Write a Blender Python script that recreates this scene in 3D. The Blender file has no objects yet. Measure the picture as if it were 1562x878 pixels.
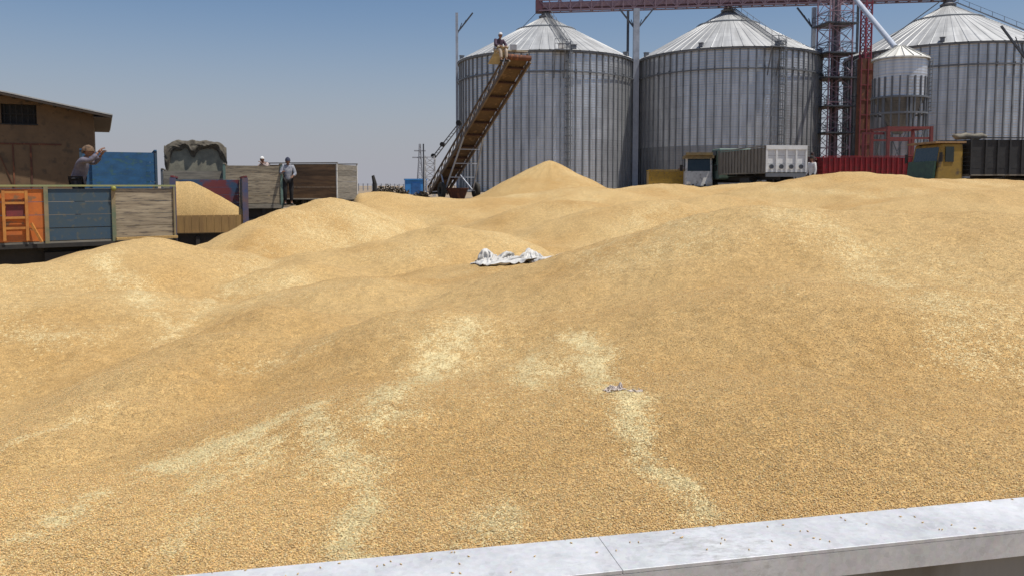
import bpy, bmesh, math, random
import numpy as np
from mathutils import Vector, Matrix, noise as mnoise
random.seed(7); RNG = np.random.default_rng(7)
R = math.radians
sc = bpy.context.scene
col = sc.collection

# ------------------------------------------------------------------ camera
F = 1226.0; PITCH = R(4.0); CX, CY = 781.0, 369.0; CAMZ = 2.7
cp, sp = math.cos(PITCH), math.sin(PITCH)
def ray(px, py):
    u = (px-CX)/F; v = (CY-py)/F
    return u, cp+v*sp, v*cp-sp
def at(px, py, Y):                      # world point seen at photo pixel, at forward distance Y
    u, dy, dz = ray(px, py); t = Y/dy
    return Vector((u*t, Y, CAMZ+dz*t))
def atz(px, py, z):
    u, dy, dz = ray(px, py); t = (z-CAMZ)/dz
    return Vector((u*t, dy*t, z))
cam = bpy.data.cameras.new('camera'); co = bpy.data.objects.new('camera', cam); col.objects.link(co)
cam.sensor_width = 36; cam.lens = 36*F/1562; cam.shift_y = -70/1562
cam.clip_start = 0.05; cam.clip_end = 12000
co.location = (0, 0, CAMZ); co.rotation_euler = (R(90)-PITCH, 0, 0)
sc.camera = co

# ------------------------------------------------------------------ crumpled cloth, settled by a short simulation
def settle_cloth(W, H, n, m, frames, seed, comp=.62):
    V = [((i/(n-1)-.5)*W*comp+.05*mnoise.noise(Vector(((i/(n-1)-.5)*3, (j/(m-1)-.5)*3, seed))),
          (j/(m-1)-.5)*H*.7+.06*mnoise.noise(Vector(((i/(n-1)-.5)*3, (j/(m-1)-.5)*3, seed+5))),
          .12+.075*math.sin((i/(n-1)-.5)*13+3*(j/(m-1)-.5)+seed)+.06*mnoise.noise(Vector(((i/(n-1)-.5)*5, (j/(m-1)-.5)*5, seed+9)))+.05*math.cos((j/(m-1)-.5)*9+(i/(n-1)-.5)*4)) for j in range(m) for i in range(n)]
    me = bpy.data.meshes.new('c'); me.from_pydata(V, [], [(j*n+i, j*n+i+1, (j+1)*n+i+1, (j+1)*n+i) for j in range(m-1) for i in range(n-1)])
    o = bpy.data.objects.new('c', me); col.objects.link(o); o.shape_key_add(name='Basis'); k = o.shape_key_add(name='rest')
    for j in range(m):
        for i in range(n): k.data[j*n+i].co = ((i/(n-1)-.5)*W, (j/(m-1)-.5)*H, 0)
    gm = bpy.data.meshes.new('g'); gm.from_pydata([(-2, -2, 0), (2, -2, 0), (2, 2, 0), (-2, 2, 0)], [], [(0, 1, 2, 3)]); g = bpy.data.objects.new('g', gm); col.objects.link(g)
    g.modifiers.new('c', 'COLLISION'); g.collision.thickness_outer = .004; g.collision.cloth_friction = 30
    cm = o.modifiers.new('cl', 'CLOTH'); st = cm.settings; st.quality = 6; st.mass = .12; st.tension_stiffness = 15; st.compression_stiffness = 15; st.bending_stiffness = .25; st.rest_shape_key = k
    cm.collision_settings.distance_min = .004; cm.collision_settings.use_self_collision = True; cm.collision_settings.self_distance_min = .004
    sc.frame_start = 1; sc.frame_end = frames; cm.point_cache.frame_end = frames
    for f_ in range(1, frames+1): sc.frame_set(f_)
    r = bpy.data.meshes.new_from_object(o.evaluated_get(bpy.context.evaluated_depsgraph_get()))
    bpy.data.objects.remove(o); bpy.data.objects.remove(g); sc.frame_set(1)
    v = np.empty(len(r.vertices)*3); r.vertices.foreach_get('co', v); q = [tuple(p.vertices) for p in r.polygons]; bpy.data.meshes.remove(r)
    return v.reshape(-1, 3), q
CLOTH_V, CLOTH_F = settle_cloth(.95, .62, 80, 54, 30, 3.3)

# ------------------------------------------------------------------ world & sun
EL = R(69); AZ = R(-18)                 # high sun to the right (+X), a little behind the camera
sd = Vector((math.cos(EL)*math.cos(AZ), math.cos(EL)*math.sin(AZ), math.sin(EL)))
w = bpy.data.worlds.new('World'); sc.world = w; w.use_nodes = True
nt = w.node_tree; nt.nodes.clear()
sky = nt.nodes.new('ShaderNodeTexSky'); sky.sky_type = 'NISHITA'; sky.sun_disc = False
sky.sun_elevation = EL; sky.sun_rotation = R(90)-AZ
sky.altitude = 0; sky.air_density = 1.0; sky.dust_density = 1.0; sky.ozone_density = 4.8
bg = nt.nodes.new('ShaderNodeBackground'); bg.inputs[1].default_value = 0.079
wo = nt.nodes.new('ShaderNodeOutputWorld')
# dusty air low over the horizon: part of the sky itself
hz_ = nt.nodes.new('ShaderNodeBackground'); hz_.inputs[0].default_value = (.335, .34, .385, 1); hz_.inputs[1].default_value = 1.0
tc_ = nt.nodes.new('ShaderNodeTexCoord'); sx_ = nt.nodes.new('ShaderNodeSeparateXYZ'); nt.links.new(tc_.outputs['Generated'], sx_.inputs[0])
mr_ = nt.nodes.new('ShaderNodeMapRange'); mr_.interpolation_type = 'SMOOTHSTEP'; mr_.inputs[1].default_value = -.02; mr_.inputs[2].default_value = .24; mr_.inputs[3].default_value = .97; mr_.inputs[4].default_value = 0
nt.links.new(sx_.outputs[2], mr_.inputs[0]); ms_ = nt.nodes.new('ShaderNodeMixShader')
nt.links.new(mr_.outputs[0], ms_.inputs[0]); nt.links.new(bg.outputs[0], ms_.inputs[1]); nt.links.new(hz_.outputs[0], ms_.inputs[2])
nt.links.new(sky.outputs[0], bg.inputs[0]); nt.links.new(ms_.outputs[0], wo.inputs[0])
sl = bpy.data.lights.new('sun', 'SUN'); sl.energy = 4.0; sl.angle = R(0.5); sl.color = (1, .95, .87)
so = bpy.data.objects.new('sun', sl); col.objects.link(so)
so.rotation_euler = sd.to_track_quat('Z', 'Y').to_euler(); so.location = (20, 5, 40)
sc.view_settings.view_transform = 'Standard'; sc.view_settings.look = 'None'
sc.view_settings.exposure = 0.22; sc.view_settings.gamma = 1.0

# ------------------------------------------------------------------ materials
MATS = {}
def nodes_of(name):
    m = bpy.data.materials.new(name); m.use_nodes = True
    n = m.node_tree.nodes; n.clear()
    out = n.new('ShaderNodeOutputMaterial'); b = n.new('ShaderNodeBsdfPrincipled')
    m.node_tree.links.new(b.outputs[0], out.inputs[0])
    return m, n, m.node_tree.links, b
def mat(name, c, c2=None, rough=.7, metal=0., scale=3., stretch=(1, 1, 1), bump=0., island=0., detail=6, spots=None, spotscale=8, lo=.35, hi=.65):
    """colour c broken up by noise towards c2, per-piece tone shift, optional stains"""
    if name in MATS: return MATS[name]
    m, n, L, b = nodes_of(name)
    c2 = c2 or tuple(x*.72 for x in c)
    tc = n.new('ShaderNodeTexCoord'); mp = n.new('ShaderNodeMapping'); mp.inputs['Scale'].default_value = stretch
    L.new(tc.outputs['Object'], mp.inputs[0])
    nz = n.new('ShaderNodeTexNoise'); nz.inputs['Scale'].default_value = scale; nz.inputs['Detail'].default_value = detail
    nz.inputs['Roughness'].default_value = .65
    L.new(mp.outputs[0], nz.inputs[0])
    mr = n.new('ShaderNodeMapRange'); mr.inputs[1].default_value = lo; mr.inputs[2].default_value = hi
    L.new(nz.outputs[0], mr.inputs[0])
    mx = n.new('ShaderNodeMixRGB'); mx.inputs[1].default_value = (*c, 1); mx.inputs[2].default_value = (*c2, 1)
    L.new(mr.outputs[0], mx.inputs[0]); last = mx.outputs[0]
    if spots:
        n2 = n.new('ShaderNodeTexNoise'); n2.inputs['Scale'].default_value = spotscale; n2.inputs['Detail'].default_value = 8
        L.new(mp.outputs[0], n2.inputs[0])
        m2 = n.new('ShaderNodeMapRange'); m2.inputs[1].default_value = .56; m2.inputs[2].default_value = .66
        L.new(n2.outputs[0], m2.inputs[0])
        mm = n.new('ShaderNodeMixRGB'); mm.inputs[2].default_value = (*spots, 1)
        L.new(m2.outputs[0], mm.inputs[0]); L.new(last, mm.inputs[1]); last = mm.outputs[0]
    if island:
        g = n.new('ShaderNodeNewGeometry'); hs = n.new('ShaderNodeHueSaturation')
        m3 = n.new('ShaderNodeMapRange'); m3.inputs[3].default_value = 1-island; m3.inputs[4].default_value = 1+island
        L.new(g.outputs['Random Per Island'], m3.inputs[0]); L.new(m3.outputs[0], hs.inputs['Value'])
        L.new(last, hs.inputs['Color']); last = hs.outputs[0]
    L.new(last, b.inputs['Base Color'])
    b.inputs['Roughness'].default_value = rough; b.inputs['Metallic'].default_value = metal
    if bump:
        bp = n.new('ShaderNodeBump'); bp.inputs['Strength'].default_value = bump; bp.inputs['Distance'].default_value = .02
        L.new(nz.outputs[0], bp.inputs['Height']); L.new(bp.outputs[0], b.inputs['Normal'])
    MATS[name] = m; return m

M_wood_pale = mat('weathered_wood', (.36, .30, .21), (.20, .16, .11), .85, stretch=(1, 1, 9), scale=1.5, island=.22, bump=.3, spots=(.12, .10, .08), spotscale=3)
M_wood_grey = mat('grey_wood', (.27, .24, .19), (.15, .135, .11), .85, stretch=(1, 1, 9), scale=1.5, island=.25, bump=.3)
M_wood_brown = mat('brown_wood', (.25, .15, .075), (.13, .08, .045), .8, stretch=(1, 1, 8), scale=1.2, island=.22, bump=.3)
M_blue = mat('blue_paint', (.035, .13, .26), (.025, .08, .16), .55, scale=2.5, stretch=(1, 1, 2), spots=(.05, .13, .15), spotscale=5)
M_navy = mat('dark_blue_paint', (.035, .075, .12), (.05, .08, .10), .6, scale=3, spots=(.09, .10, .09), spotscale=7)
M_orange = mat('orange_paint', (.62, .17, .025), (.42, .12, .03), .6, scale=3, spots=(.25, .13, .06), spotscale=5)
M_orangey = mat('yellow_orange_paint', (.55, .24, .05), (.42, .15, .035), .6, scale=5)
M_red = mat('red_paint', (.33, .02, .022), (.22, .012, .015), .5, scale=3, spots=(.16, .04, .03), spotscale=6)
M_redsteel = mat('red_oxide_steel', (.22, .03, .035), (.12, .03, .03), .6, scale=4)
M_purple = mat('faded_purple_steel', (.30, .20, .23), (.20, .14, .17), .6, scale=4)
M_rust = mat('rusty_steel', (.16, .055, .028), (.08, .035, .022), .85, scale=2.0, stretch=(1, 1, .3), spots=(.24, .09, .04))
M_darkrust = mat('brown_belt', (.12, .075, .04), (.07, .045, .026), .85, scale=2.0, spots=(.17, .11, .06), spotscale=4)
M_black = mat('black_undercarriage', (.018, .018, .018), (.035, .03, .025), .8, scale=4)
M_tarp = mat('black_tarp', (.02, .02, .022), (.035, .036, .038), .7, scale=2, bump=.5)
M_tyre = mat('tyre_rubber', (.025, .024, .022), (.05, .045, .035), .9, scale=6)
M_rim = mat('dusty_rim', (.35, .33, .28), (.22, .19, .15), .6, .3)
M_yellow = mat('yellow_paint', (.50, .30, .03), (.36, .21, .03), .55, scale=3, spots=(.2, .14, .05))
M_green = mat('dark_green_paint', (.03, .09, .055), (.02, .055, .04), .5, scale=4)
M_teal = mat('faded_green_paint', (.14, .22, .18), (.10, .14, .12), .6, scale=4)
M_white = mat('dirty_white_paint', (.74, .73, .69), (.55, .53, .48), .5, scale=3, spots=(.35, .33, .29), spotscale=4)
M_greybrown = mat('dusty_grey_paint', (.17, .15, .125), (.26, .235, .19), .7, scale=2, stretch=(3, 3, .6))
M_glass = mat('dark_glass', (.02, .03, .03), (.03, .04, .04), .12)
M_steel = mat('grey_painted_steel', (.42, .45, .50), (.32, .34, .38), .5, .2, scale=2)
M_dsteel = mat('dark_steel', (.10, .11, .13), (.06, .065, .075), .6, .3, scale=3)
M_hazesteel = mat('haze_grey_steel', (.30, .31, .34), (.27, .28, .31), .8)  # fading by distance haze is put into this grey
M_mud = mat('mud_plaster', (.20, .125, .066), (.14, .09, .05), .95, scale=1.2, bump=.5, spots=(.11, .075, .045), spotscale=2.2)
M_roofsheet = mat('pale_roof_sheet', (.55, .55, .52), (.38, .37, .34), .6, .1)
M_canvas = mat('grey_canvas', (.24, .22, .17), (.14, .125, .10), .95, scale=4, bump=.6)
M_stone = mat('worn_cloth_brown', (.13, .115, .085), (.06, .05, .04), .95, scale=6)
M_kiosk = mat('bright_blue_paint', (.05, .26, .62), (.04, .20, .50), .5, scale=2)
M_ground = mat('dusty_earth', (.30, .23, .15), (.22, .165, .11), .95, scale=.15, bump=.2, spots=(.18, .14, .10), spotscale=.6)
M_scrub = mat('dry_scrub', (.14, .11, .07), (.08, .065, .045), .95, scale=4)
M_skin = mat('skin', (.25, .13, .08), (.20, .10, .065), .6)
M_hairb = mat('black_hair', (.015, .012, .01), None, .7)

# galvanised silo sheet: tone per sheet, streaks
def silo_mat(name, base=.44, metal=.75, rough=.42, corr=True, tint=(1, 1.01, 1.03), bright=(.92, 1.06)):
    m, n, L, b = nodes_of(name)
    tc = n.new('ShaderNodeTexCoord')
    mp = n.new('ShaderNodeMapping'); L.new(tc.outputs['UV'], mp.inputs[0])
    br = n.new('ShaderNodeTexBrick'); br.offset = .5
    br.inputs['Scale'].default_value = 1; br.inputs['Brick Width'].default_value = 2.6; br.inputs['Row Height'].default_value = 1.12
    br.inputs['Mortar Size'].default_value = .012
    c1 = tuple(base*bright[0]*t for t in tint); c2 = tuple(base*bright[1]*t for t in tint)
    br.inputs['Color1'].default_value = (*c1, 1); br.inputs['Color2'].default_value = (*c2, 1)
    br.inputs['Mortar'].default_value = (base*.55, base*.55, base*.57, 1)
    L.new(mp.outputs[0], br.inputs[0])
    nz = n.new('ShaderNodeTexNoise'); nz.inputs['Scale'].default_value = 1; nz.inputs['Detail'].default_value = 8
    m2 = n.new('ShaderNodeMapping'); m2.inputs['Scale'].default_value = (2.2, .18, 1); L.new(tc.outputs['UV'], m2.inputs[0]); L.new(m2.outputs[0], nz.inputs[0])
    mr = n.new('ShaderNodeMapRange'); mr.inputs[1].default_value = .3; mr.inputs[2].default_value = .7; mr.inputs[3].default_value = .72; mr.inputs[4].default_value = 1.15
    L.new(nz.outputs[0], mr.inputs[0])
    mu = n.new('ShaderNodeMixRGB'); mu.blend_type = 'MULTIPLY'; mu.inputs[0].default_value = 1
    L.new(br.outputs[0], mu.inputs[1]); L.new(mr.outputs[0], mu.inputs[2])
    L.new(mu.outputs[0], b.inputs['Base Color'])
    b.inputs['Metallic'].default_value = metal
    r2 = n.new('ShaderNodeMapRange'); r2.inputs[3].default_value = rough-.08; r2.inputs[4].default_value = rough+.14
    n3 = n.new('ShaderNodeTexNoise'); n3.inputs['Scale'].default_value = .5; L.new(tc.outputs['UV'], n3.inputs[0])
    L.new(n3.outputs[0], r2.inputs[0]); L.new(r2.outputs[0], b.inputs['Roughness'])
    if corr:
        wv = n.new('ShaderNodeTexWave'); wv.bands_direction = 'Y'; wv.inputs['Scale'].default_value = 1.2
        wv.inputs['Distortion'].default_value = 0
        L.new(tc.outputs['UV'], wv.inputs[0])
        bp = n.new('ShaderNodeBump'); bp.inputs['Strength'].default_value = .35; bp.inputs['Distance'].default_value = .03
        L.new(wv.outputs[0], bp.inputs['Height']); L.new(bp.outputs[0], b.inputs['Normal'])
    return m
M_silo = silo_mat('galvanised_silo_sheet', .60, .68, .33)
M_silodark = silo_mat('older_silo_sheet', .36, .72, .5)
M_siloroof = silo_mat('galvanised_roof_sheet', .44, .35, .5, False, (1, 1.01, 1.0), (.9, 1.08))
M_stiff = mat('galvanised_stiffener', (.30, .315, .32), (.21, .22, .23), .55, .5, scale=1)
M_ringsteel = mat('dull_galvanised_steel', (.22, .23, .25), (.15, .16, .17), .55, .5, scale=1)

# foreground galvanised wall
def wall_mat():
    m, n, L, b = nodes_of('spangled_galvanised_steel')
    tc = n.new('ShaderNodeTexCoord')
    v = n.new('ShaderNodeTexVoronoi'); v.inputs['Scale'].default_value = 110; L.new(tc.outputs['Object'], v.inputs[0])
    nz = n.new('ShaderNodeTexNoise'); nz.inputs['Scale'].default_value = 5; nz.inputs['Detail'].default_value = 12; nz.inputs['Roughness'].default_value = .8
    L.new(tc.outputs['Object'], nz.inputs[0])
    mr = n.new('ShaderNodeMapRange'); mr.inputs[1].default_value = .38; mr.inputs[2].default_value = .62
    L.new(nz.outputs[0], mr.inputs[0])
    mx = n.new('ShaderNodeMixRGB'); mx.inputs[1].default_value = (.56, .56, .56, 1); mx.inputs[2].default_value = (.78, .78, .77, 1)
    L.new(mr.outputs[0], mx.inputs[0])
    sepv = n.new('ShaderNodeMixRGB'); sepv.blend_type = 'OVERLAY'; sepv.inputs[0].default_value = .16
    L.new(mx.outputs[0], sepv.inputs[1]); L.new(v.outputs['Color'], sepv.inputs[2])
    bw = n.new('ShaderNodeHueSaturation'); bw.inputs['Saturation'].default_value = .25; L.new(sepv.outputs[0], bw.inputs['Color'])
    # grime scratches
    mp = n.new('ShaderNodeMapping'); mp.inputs['Scale'].default_value = (30, 70, 70); L.new(tc.outputs['Object'], mp.inputs[0])
    n2 = n.new('ShaderNodeTexNoise'); n2.inputs['Scale'].default_value = 1; n2.inputs['Detail'].default_value = 9; n2.inputs['Roughness'].default_value = .75; L.new(mp.outputs[0], n2.inputs[0])
    n4 = n.new('ShaderNodeTexNoise'); n4.inputs['Scale'].default_value = 3.1; n4.inputs['Detail'].default_value = 2; L.new(tc.outputs['Object'], n4.inputs[0])
    ad = n.new('ShaderNodeMath'); ad.operation = 'ADD'; L.new(n2.outputs[0], ad.inputs[0]); L.new(n4.outputs[0], ad.inputs[1])
    m2 = n.new('ShaderNodeMapRange'); m2.inputs[1].default_value = 1.14; m2.inputs[2].default_value = 1.30; m2.inputs[4].default_value = .5; L.new(ad.outputs[0], m2.inputs[0])
    dm = n.new('ShaderNodeMixRGB'); dm.inputs[2].default_value = (.34, .33, .30, 1)
    L.new(m2.outputs[0], dm.inputs[0]); L.new(bw.outputs[0], dm.inputs[1]); L.new(dm.outputs[0], b.inputs['Base Color'])
    b.inputs['Metallic'].default_value = .35
    rr = n.new('ShaderNodeMapRange'); rr.inputs[3].default_value = .32; rr.inputs[4].default_value = .6; L.new(nz.outputs[0], rr.inputs[0]); L.new(rr.outputs[0], b.inputs['Roughness'])
    bp = n.new('ShaderNodeBump'); bp.inputs['Strength'].default_value = .25; bp.inputs['Distance'].default_value = .004
    L.new(nz.outputs[0], bp.inputs['Height']); L.new(bp.outputs[0], b.inputs['Normal'])
    return m
M_galv = wall_mat()

# wheat surface
def wheat_mat():
    m, n, L, b = nodes_of('wheat_surface')
    tc = n.new('ShaderNodeTexCoord'); at_ = n.new('ShaderNodeAttribute'); at_.attribute_name = 'chaff'
    def noise(s, d=4, r=.6, src=None):
        x = n.new('ShaderNodeTexNoise'); x.inputs['Scale'].default_value = s; x.inputs['Detail'].default_value = d; x.inputs['Roughness'].default_value = r
        L.new(tc.outputs['Object'], x.inputs[0]); return x
    def rng(src, a, b_, c=0., d=1.):
        x = n.new('ShaderNodeMapRange'); x.inputs[1].default_value = a; x.inputs[2].default_value = b_; x.inputs[3].default_value = c; x.inputs[4].default_value = d
        L.new(src, x.inputs[0]); return x.outputs[0]
    def mix(f, a, b_, t='MIX'):
        x = n.new('ShaderNodeMixRGB'); x.blend_type = t
        for k, v in ((0, f), (1, a), (2, b_)):
            if isinstance(v, (int, float)): x.inputs[k].default_value = v
            elif isinstance(v, tuple): x.inputs[k].default_value = (*v, 1)
            else: L.new(v, x.inputs[k])
        return x.outputs[0]
    big = noise(.5, 6, .62)
    base = mix(rng(big.outputs[0], .43, .59), WA, WB)
    mid = noise(4, 6, .7)
    base = mix(rng(mid.outputs[0], .42, .68, 0, .45), base, WC)
    # chaff
    cn = noise(26, 5, .75)
    c = n.new('ShaderNodeMath'); c.operation = 'MULTIPLY'; L.new(at_.outputs['Fac'], c.inputs[0]); L.new(rng(cn.outputs[0], .36, .6, .25, 1.2), c.inputs[1])
    cc = rng(c.outputs[0], .0, 1.0, 0, .8)
    # grains
    vo = n.new('ShaderNodeTexVoronoi'); vo.inputs['Scale'].default_value = 225; L.new(tc.outputs['Object'], vo.inputs[0])
    sepc = n.new('ShaderNodeSeparateColor'); L.new(vo.outputs['Color'], sepc.inputs[0])
    gr = mix(1.0, base, rng(sepc.outputs[0], 0, 1, .70, 1.25), 'MULTIPLY')
    gr = mix(1.0, gr, rng(vo.outputs['Distance'], .2, .75, 1.06, .68), 'MULTIPLY')
    def lt(a_, b_):
        x = n.new('ShaderNodeMath'); x.operation = 'LESS_THAN'; L.new(a_, x.inputs[0]); L.new(b_, x.inputs[1]); return x.outputs[0]
    sepd = sepc.outputs[2]
    # coarser speckle so distance still reads as grain
    v2 = n.new('ShaderNodeTexVoronoi'); v2.inputs['Scale'].default_value = 70; L.new(tc.outputs['Object'], v2.inputs[0])
    s2 = n.new('ShaderNodeSeparateColor'); L.new(v2.outputs['Color'], s2.inputs[0])
    gr = mix(1.0, gr, rng(s2.outputs[1], 0, 1, .89, 1.10), 'MULTIPLY')
    gr = mix(lt(sepd, cc), gr, WD); gr = mix(rng(lt(s2.outputs[2], cc), 0, 1, 0, .55), gr, WD)
    v3 = n.new('ShaderNodeTexVoronoi'); v3.inputs['Scale'].default_value = 26; L.new(tc.outputs['Object'], v3.inputs[0])
    s3 = n.new('ShaderNodeSeparateColor'); L.new(v3.outputs['Color'], s3.inputs[0])
    gr = mix(1.0, gr, rng(s3.outputs[2], 0, 1, .88, 1.08), 'MULTIPLY')
    L.new(gr, b.inputs['Base Color']); b.inputs['Roughness'].default_value = .75
    b.inputs['Specular IOR Level'].default_value = .25
    b1 = n.new('ShaderNodeBump'); b1.inputs['Strength'].default_value = .5; b1.inputs['Distance'].default_value = .004; b1.invert = True
    L.new(vo.outputs['Distance'], b1.inputs['Height'])
    n5 = noise(40, 5, .75)
    b2 = n.new('ShaderNodeBump'); b2.inputs['Strength'].default_value = .42; b2.inputs['Distance'].default_value = .016
    L.new(n5.outputs[0], b2.inputs['Height']); L.new(b1.outputs[0], b2.inputs['Normal']); L.new(b2.outputs[0], b.inputs['Normal'])
    return m
WA = (.605, .41, .172); WB = (.53, .33, .12); WC = (.64, .455, .212); WD = (.71, .59, .32)
M_wheat = wheat_mat()
def grain_mat():
    m, n, L, b = nodes_of('wheat_grain')
    a = n.new('ShaderNodeAttribute'); a.attribute_name = 'tone'
    L.new(a.outputs['Color'], b.inputs['Base Color']); b.inputs['Roughness'].default_value = .55; b.inputs['Specular IOR Level'].default_value = .35
    return m
M_grain = grain_mat()

# ------------------------------------------------------------------ mesh builder
class MB:
    def __init__(s): s.v = []; s.f = []; s.uv = None
    def quadbox(s, c):                  # 8 corners bottom ring 0-3, top ring 4-7
        b = len(s.v); s.v += [tuple(p) for p in c]
        for q in ((0, 3, 2, 1), (4, 5, 6, 7), (0, 1, 5, 4), (1, 2, 6, 5), (2, 3, 7, 6), (3, 0, 4, 7)): s.f.append(tuple(b+i for i in q))
        return s
    def box(s, x0, x1, y0, y1, z0, z1):
        s.quadbox([(x0, y0, z0), (x1, y0, z0), (x1, y1, z0), (x0, y1, z0), (x0, y0, z1), (x1, y0, z1), (x1, y1, z1), (x0, y1, z1)])
        return s
    def beam(s, p, q, w=.06, h=None, up=(0, 0, 1)):
        p = Vector(p); q = Vector(q); h = h or w; d = (q-p).normalized(); up = Vector(up)
        if abs(d.dot(up)) > .98: up = Vector((0, 1, 0))
        a = d.cross(up).normalized(); u = a.cross(d).normalized(); a = a*w/2; u = u*h/2
        s.quadbox([p-a-u, p+a-u, q+a-u, q-a-u, p-a+u, p+a+u, q+a+u, q-a+u]); return s
    def tube(s, pts, r, n=8, cap=True):
        pts = [Vector(p) for p in pts]; rs = r if isinstance(r, (list, tuple)) else [r]*len(pts)
        b = len(s.v)
        for i, p in enumerate(pts):
            d = (pts[min(i+1, len(pts)-1)]-pts[max(i-1, 0)]).normalized()
            up = Vector((0, 0, 1)) if abs(d.z) < .95 else Vector((0, 1, 0))
            a = d.cross(up).normalized(); u = a.cross(d)
            for k in range(n):
                t = 2*math.pi*k/n; s.v.append(tuple(p+(a*math.cos(t)+u*math.sin(t))*rs[i]))
        for i in range(len(pts)-1):
            for k in range(n):
                s.f.append((b+i*n+k, b+i*n+(k+1) % n, b+(i+1)*n+(k+1) % n, b+(i+1)*n+k))
        if cap:
            s.f.append(tuple(b+k for k in reversed(range(n)))); e = b+(len(pts)-1)*n; s.f.append(tuple(e+k for k in range(n)))
        return s
    def lathe(s, prof, n=32, c=(0, 0), cap=False):       # prof: (r,z)
        b = len(s.v)
        for r, z in prof:
            for k in range(n):
                t = 2*math.pi*k/n; s.v.append((c[0]+r*math.cos(t), c[1]+r*math.sin(t), z))
        for i in range(len(prof)-1):
            for k in range(n):
                s.f.append((b+i*n+k, b+i*n+(k+1) % n, b+(i+1)*n+(k+1) % n, b+(i+1)*n+k))
        return s
    def ball(s, c, r, n=10, m=6, sc_=(1, 1, 1)):
        prof = [(max(1e-4, math.sin(math.pi*i/m)), -math.cos(math.pi*i/m)) for i in range(m+1)]
        b = len(s.v); s.lathe(prof, n)
        for i in range(b, len(s.v)):
            x, y, z = s.v[i]; s.v[i] = (c[0]+x*r*sc_[0], c[1]+y*r*sc_[1], c[2]+z*r*sc_[2])
        return s
    def build(s, name, m, parent=None, smooth=False, angle=None):
        me = bpy.data.meshes.new(name); me.from_pydata(s.v, [], s.f); me.materials.append(m)
        if smooth: me.polygons.foreach_set('use_smooth', [True]*len(me.polygons))
        me.validate(); me.update()
        if angle and smooth: me.set_sharp_from_angle(angle=R(angle))
        o = bpy.data.objects.new(name, me); col.objects.link(o)
        if parent: o.parent = parent
        return o
def tag(o, label=None, cat=None, group=None, kind=None):
    if label: o['label'] = label
    if cat: o['category'] = cat
    if group: o['group'] = group
    if kind: o['kind'] = kind
    return o
def empty(name, loc=(0, 0, 0), rz=0, label=None, cat=None, group=None):
    o = bpy.data.objects.new(name, None); col.objects.link(o); o.location = loc; o.rotation_euler = (0, 0, rz); o.empty_display_size = .3
    return tag(o, label, cat, group)
def copy_tree(o, parent=None):
    c = o.copy(); col.objects.link(c); c.parent = parent
    for ch in [x for x in col.objects if x.parent == o]: copy_tree(ch, c)
    return c

# ------------------------------------------------------------------ terrain
def sstep(a, b, x):
    t = np.clip((x-a)/(b-a), 0, 1); return t*t*(3-2*t)
def ground_h(x, y):
    x = np.asarray(x, float); y = np.asarray(y, float)
    u = x/np.maximum(y, 1)
    g = 2.0*sstep(-.42, -.14, u)*sstep(20, 32, y)*(1-sstep(130, 190, y))
    return g
def gh(x, y): return float(ground_h(x, y))
nx, ny = 150, 150
xs = np.concatenate([-np.geomspace(6000, 20, 45), np.linspace(-19, 60, 70), np.geomspace(62, 6000, 45)])
ys = np.concatenate([[-3000, -600, -100, -30, -10], np.linspace(0, 130, 90), np.geomspace(134, 9000, 40)])
GX, GY = np.meshgrid(xs, ys)
GZ = ground_h(GX, GY) + np.where(GY > 30, .03*np.sin(GX*.7)*np.cos(GY*.5), 0)
me = bpy.data.meshes.new('ground'); nxx, nyy = len(xs), len(ys)
idx = np.arange(nxx*nyy).reshape(nyy, nxx)
me.from_pydata(np.stack([GX, GY, GZ], -1).reshape(-1, 3).tolist(), [], np.stack([idx[:-1, :-1], idx[:-1, 1:], idx[1:, 1:], idx[1:, :-1]], -1).reshape(-1, 4).tolist())
me.materials.append(M_ground)
me.polygons.foreach_set('use_smooth', [True]*len(me.polygons))
go = bpy.data.objects.new('ground', me); col.objects.link(go); tag(go, 'bare dusty earth of the grain yard and the plain beyond', kind='structure', cat='ground')

# value noise (numpy) for the heaps
def vnoise(x, y, seed=0):
    xi = np.floor(x).astype(np.int64); yi = np.floor(y).astype(np.int64); fx = x-xi; fy = y-yi
    fx = fx*fx*(3-2*fx); fy = fy*fy*(3-2*fy)
    def h(a, b):
        n = (a*374761393+b*668265263+seed*974711) & 0xffffffff
        n = ((n ^ (n >> 13))*1274126177) & 0xffffffff
        return ((n ^ (n >> 16)) & 0xffff)/65535.0
    return (h(xi, yi)*(1-fx)+h(xi+1, yi)*fx)*(1-fy)+(h(xi, yi+1)*(1-fx)+h(xi+1, yi+1)*fx)*fy
def fbm(x, y, o=4, seed=0):
    s = 0; a = 1; t = 0
    for i in range(o): s = s+a*vnoise(x*2**i, y*2**i, seed+i); t += a; a *= .5
    return s/t*2-1

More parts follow.
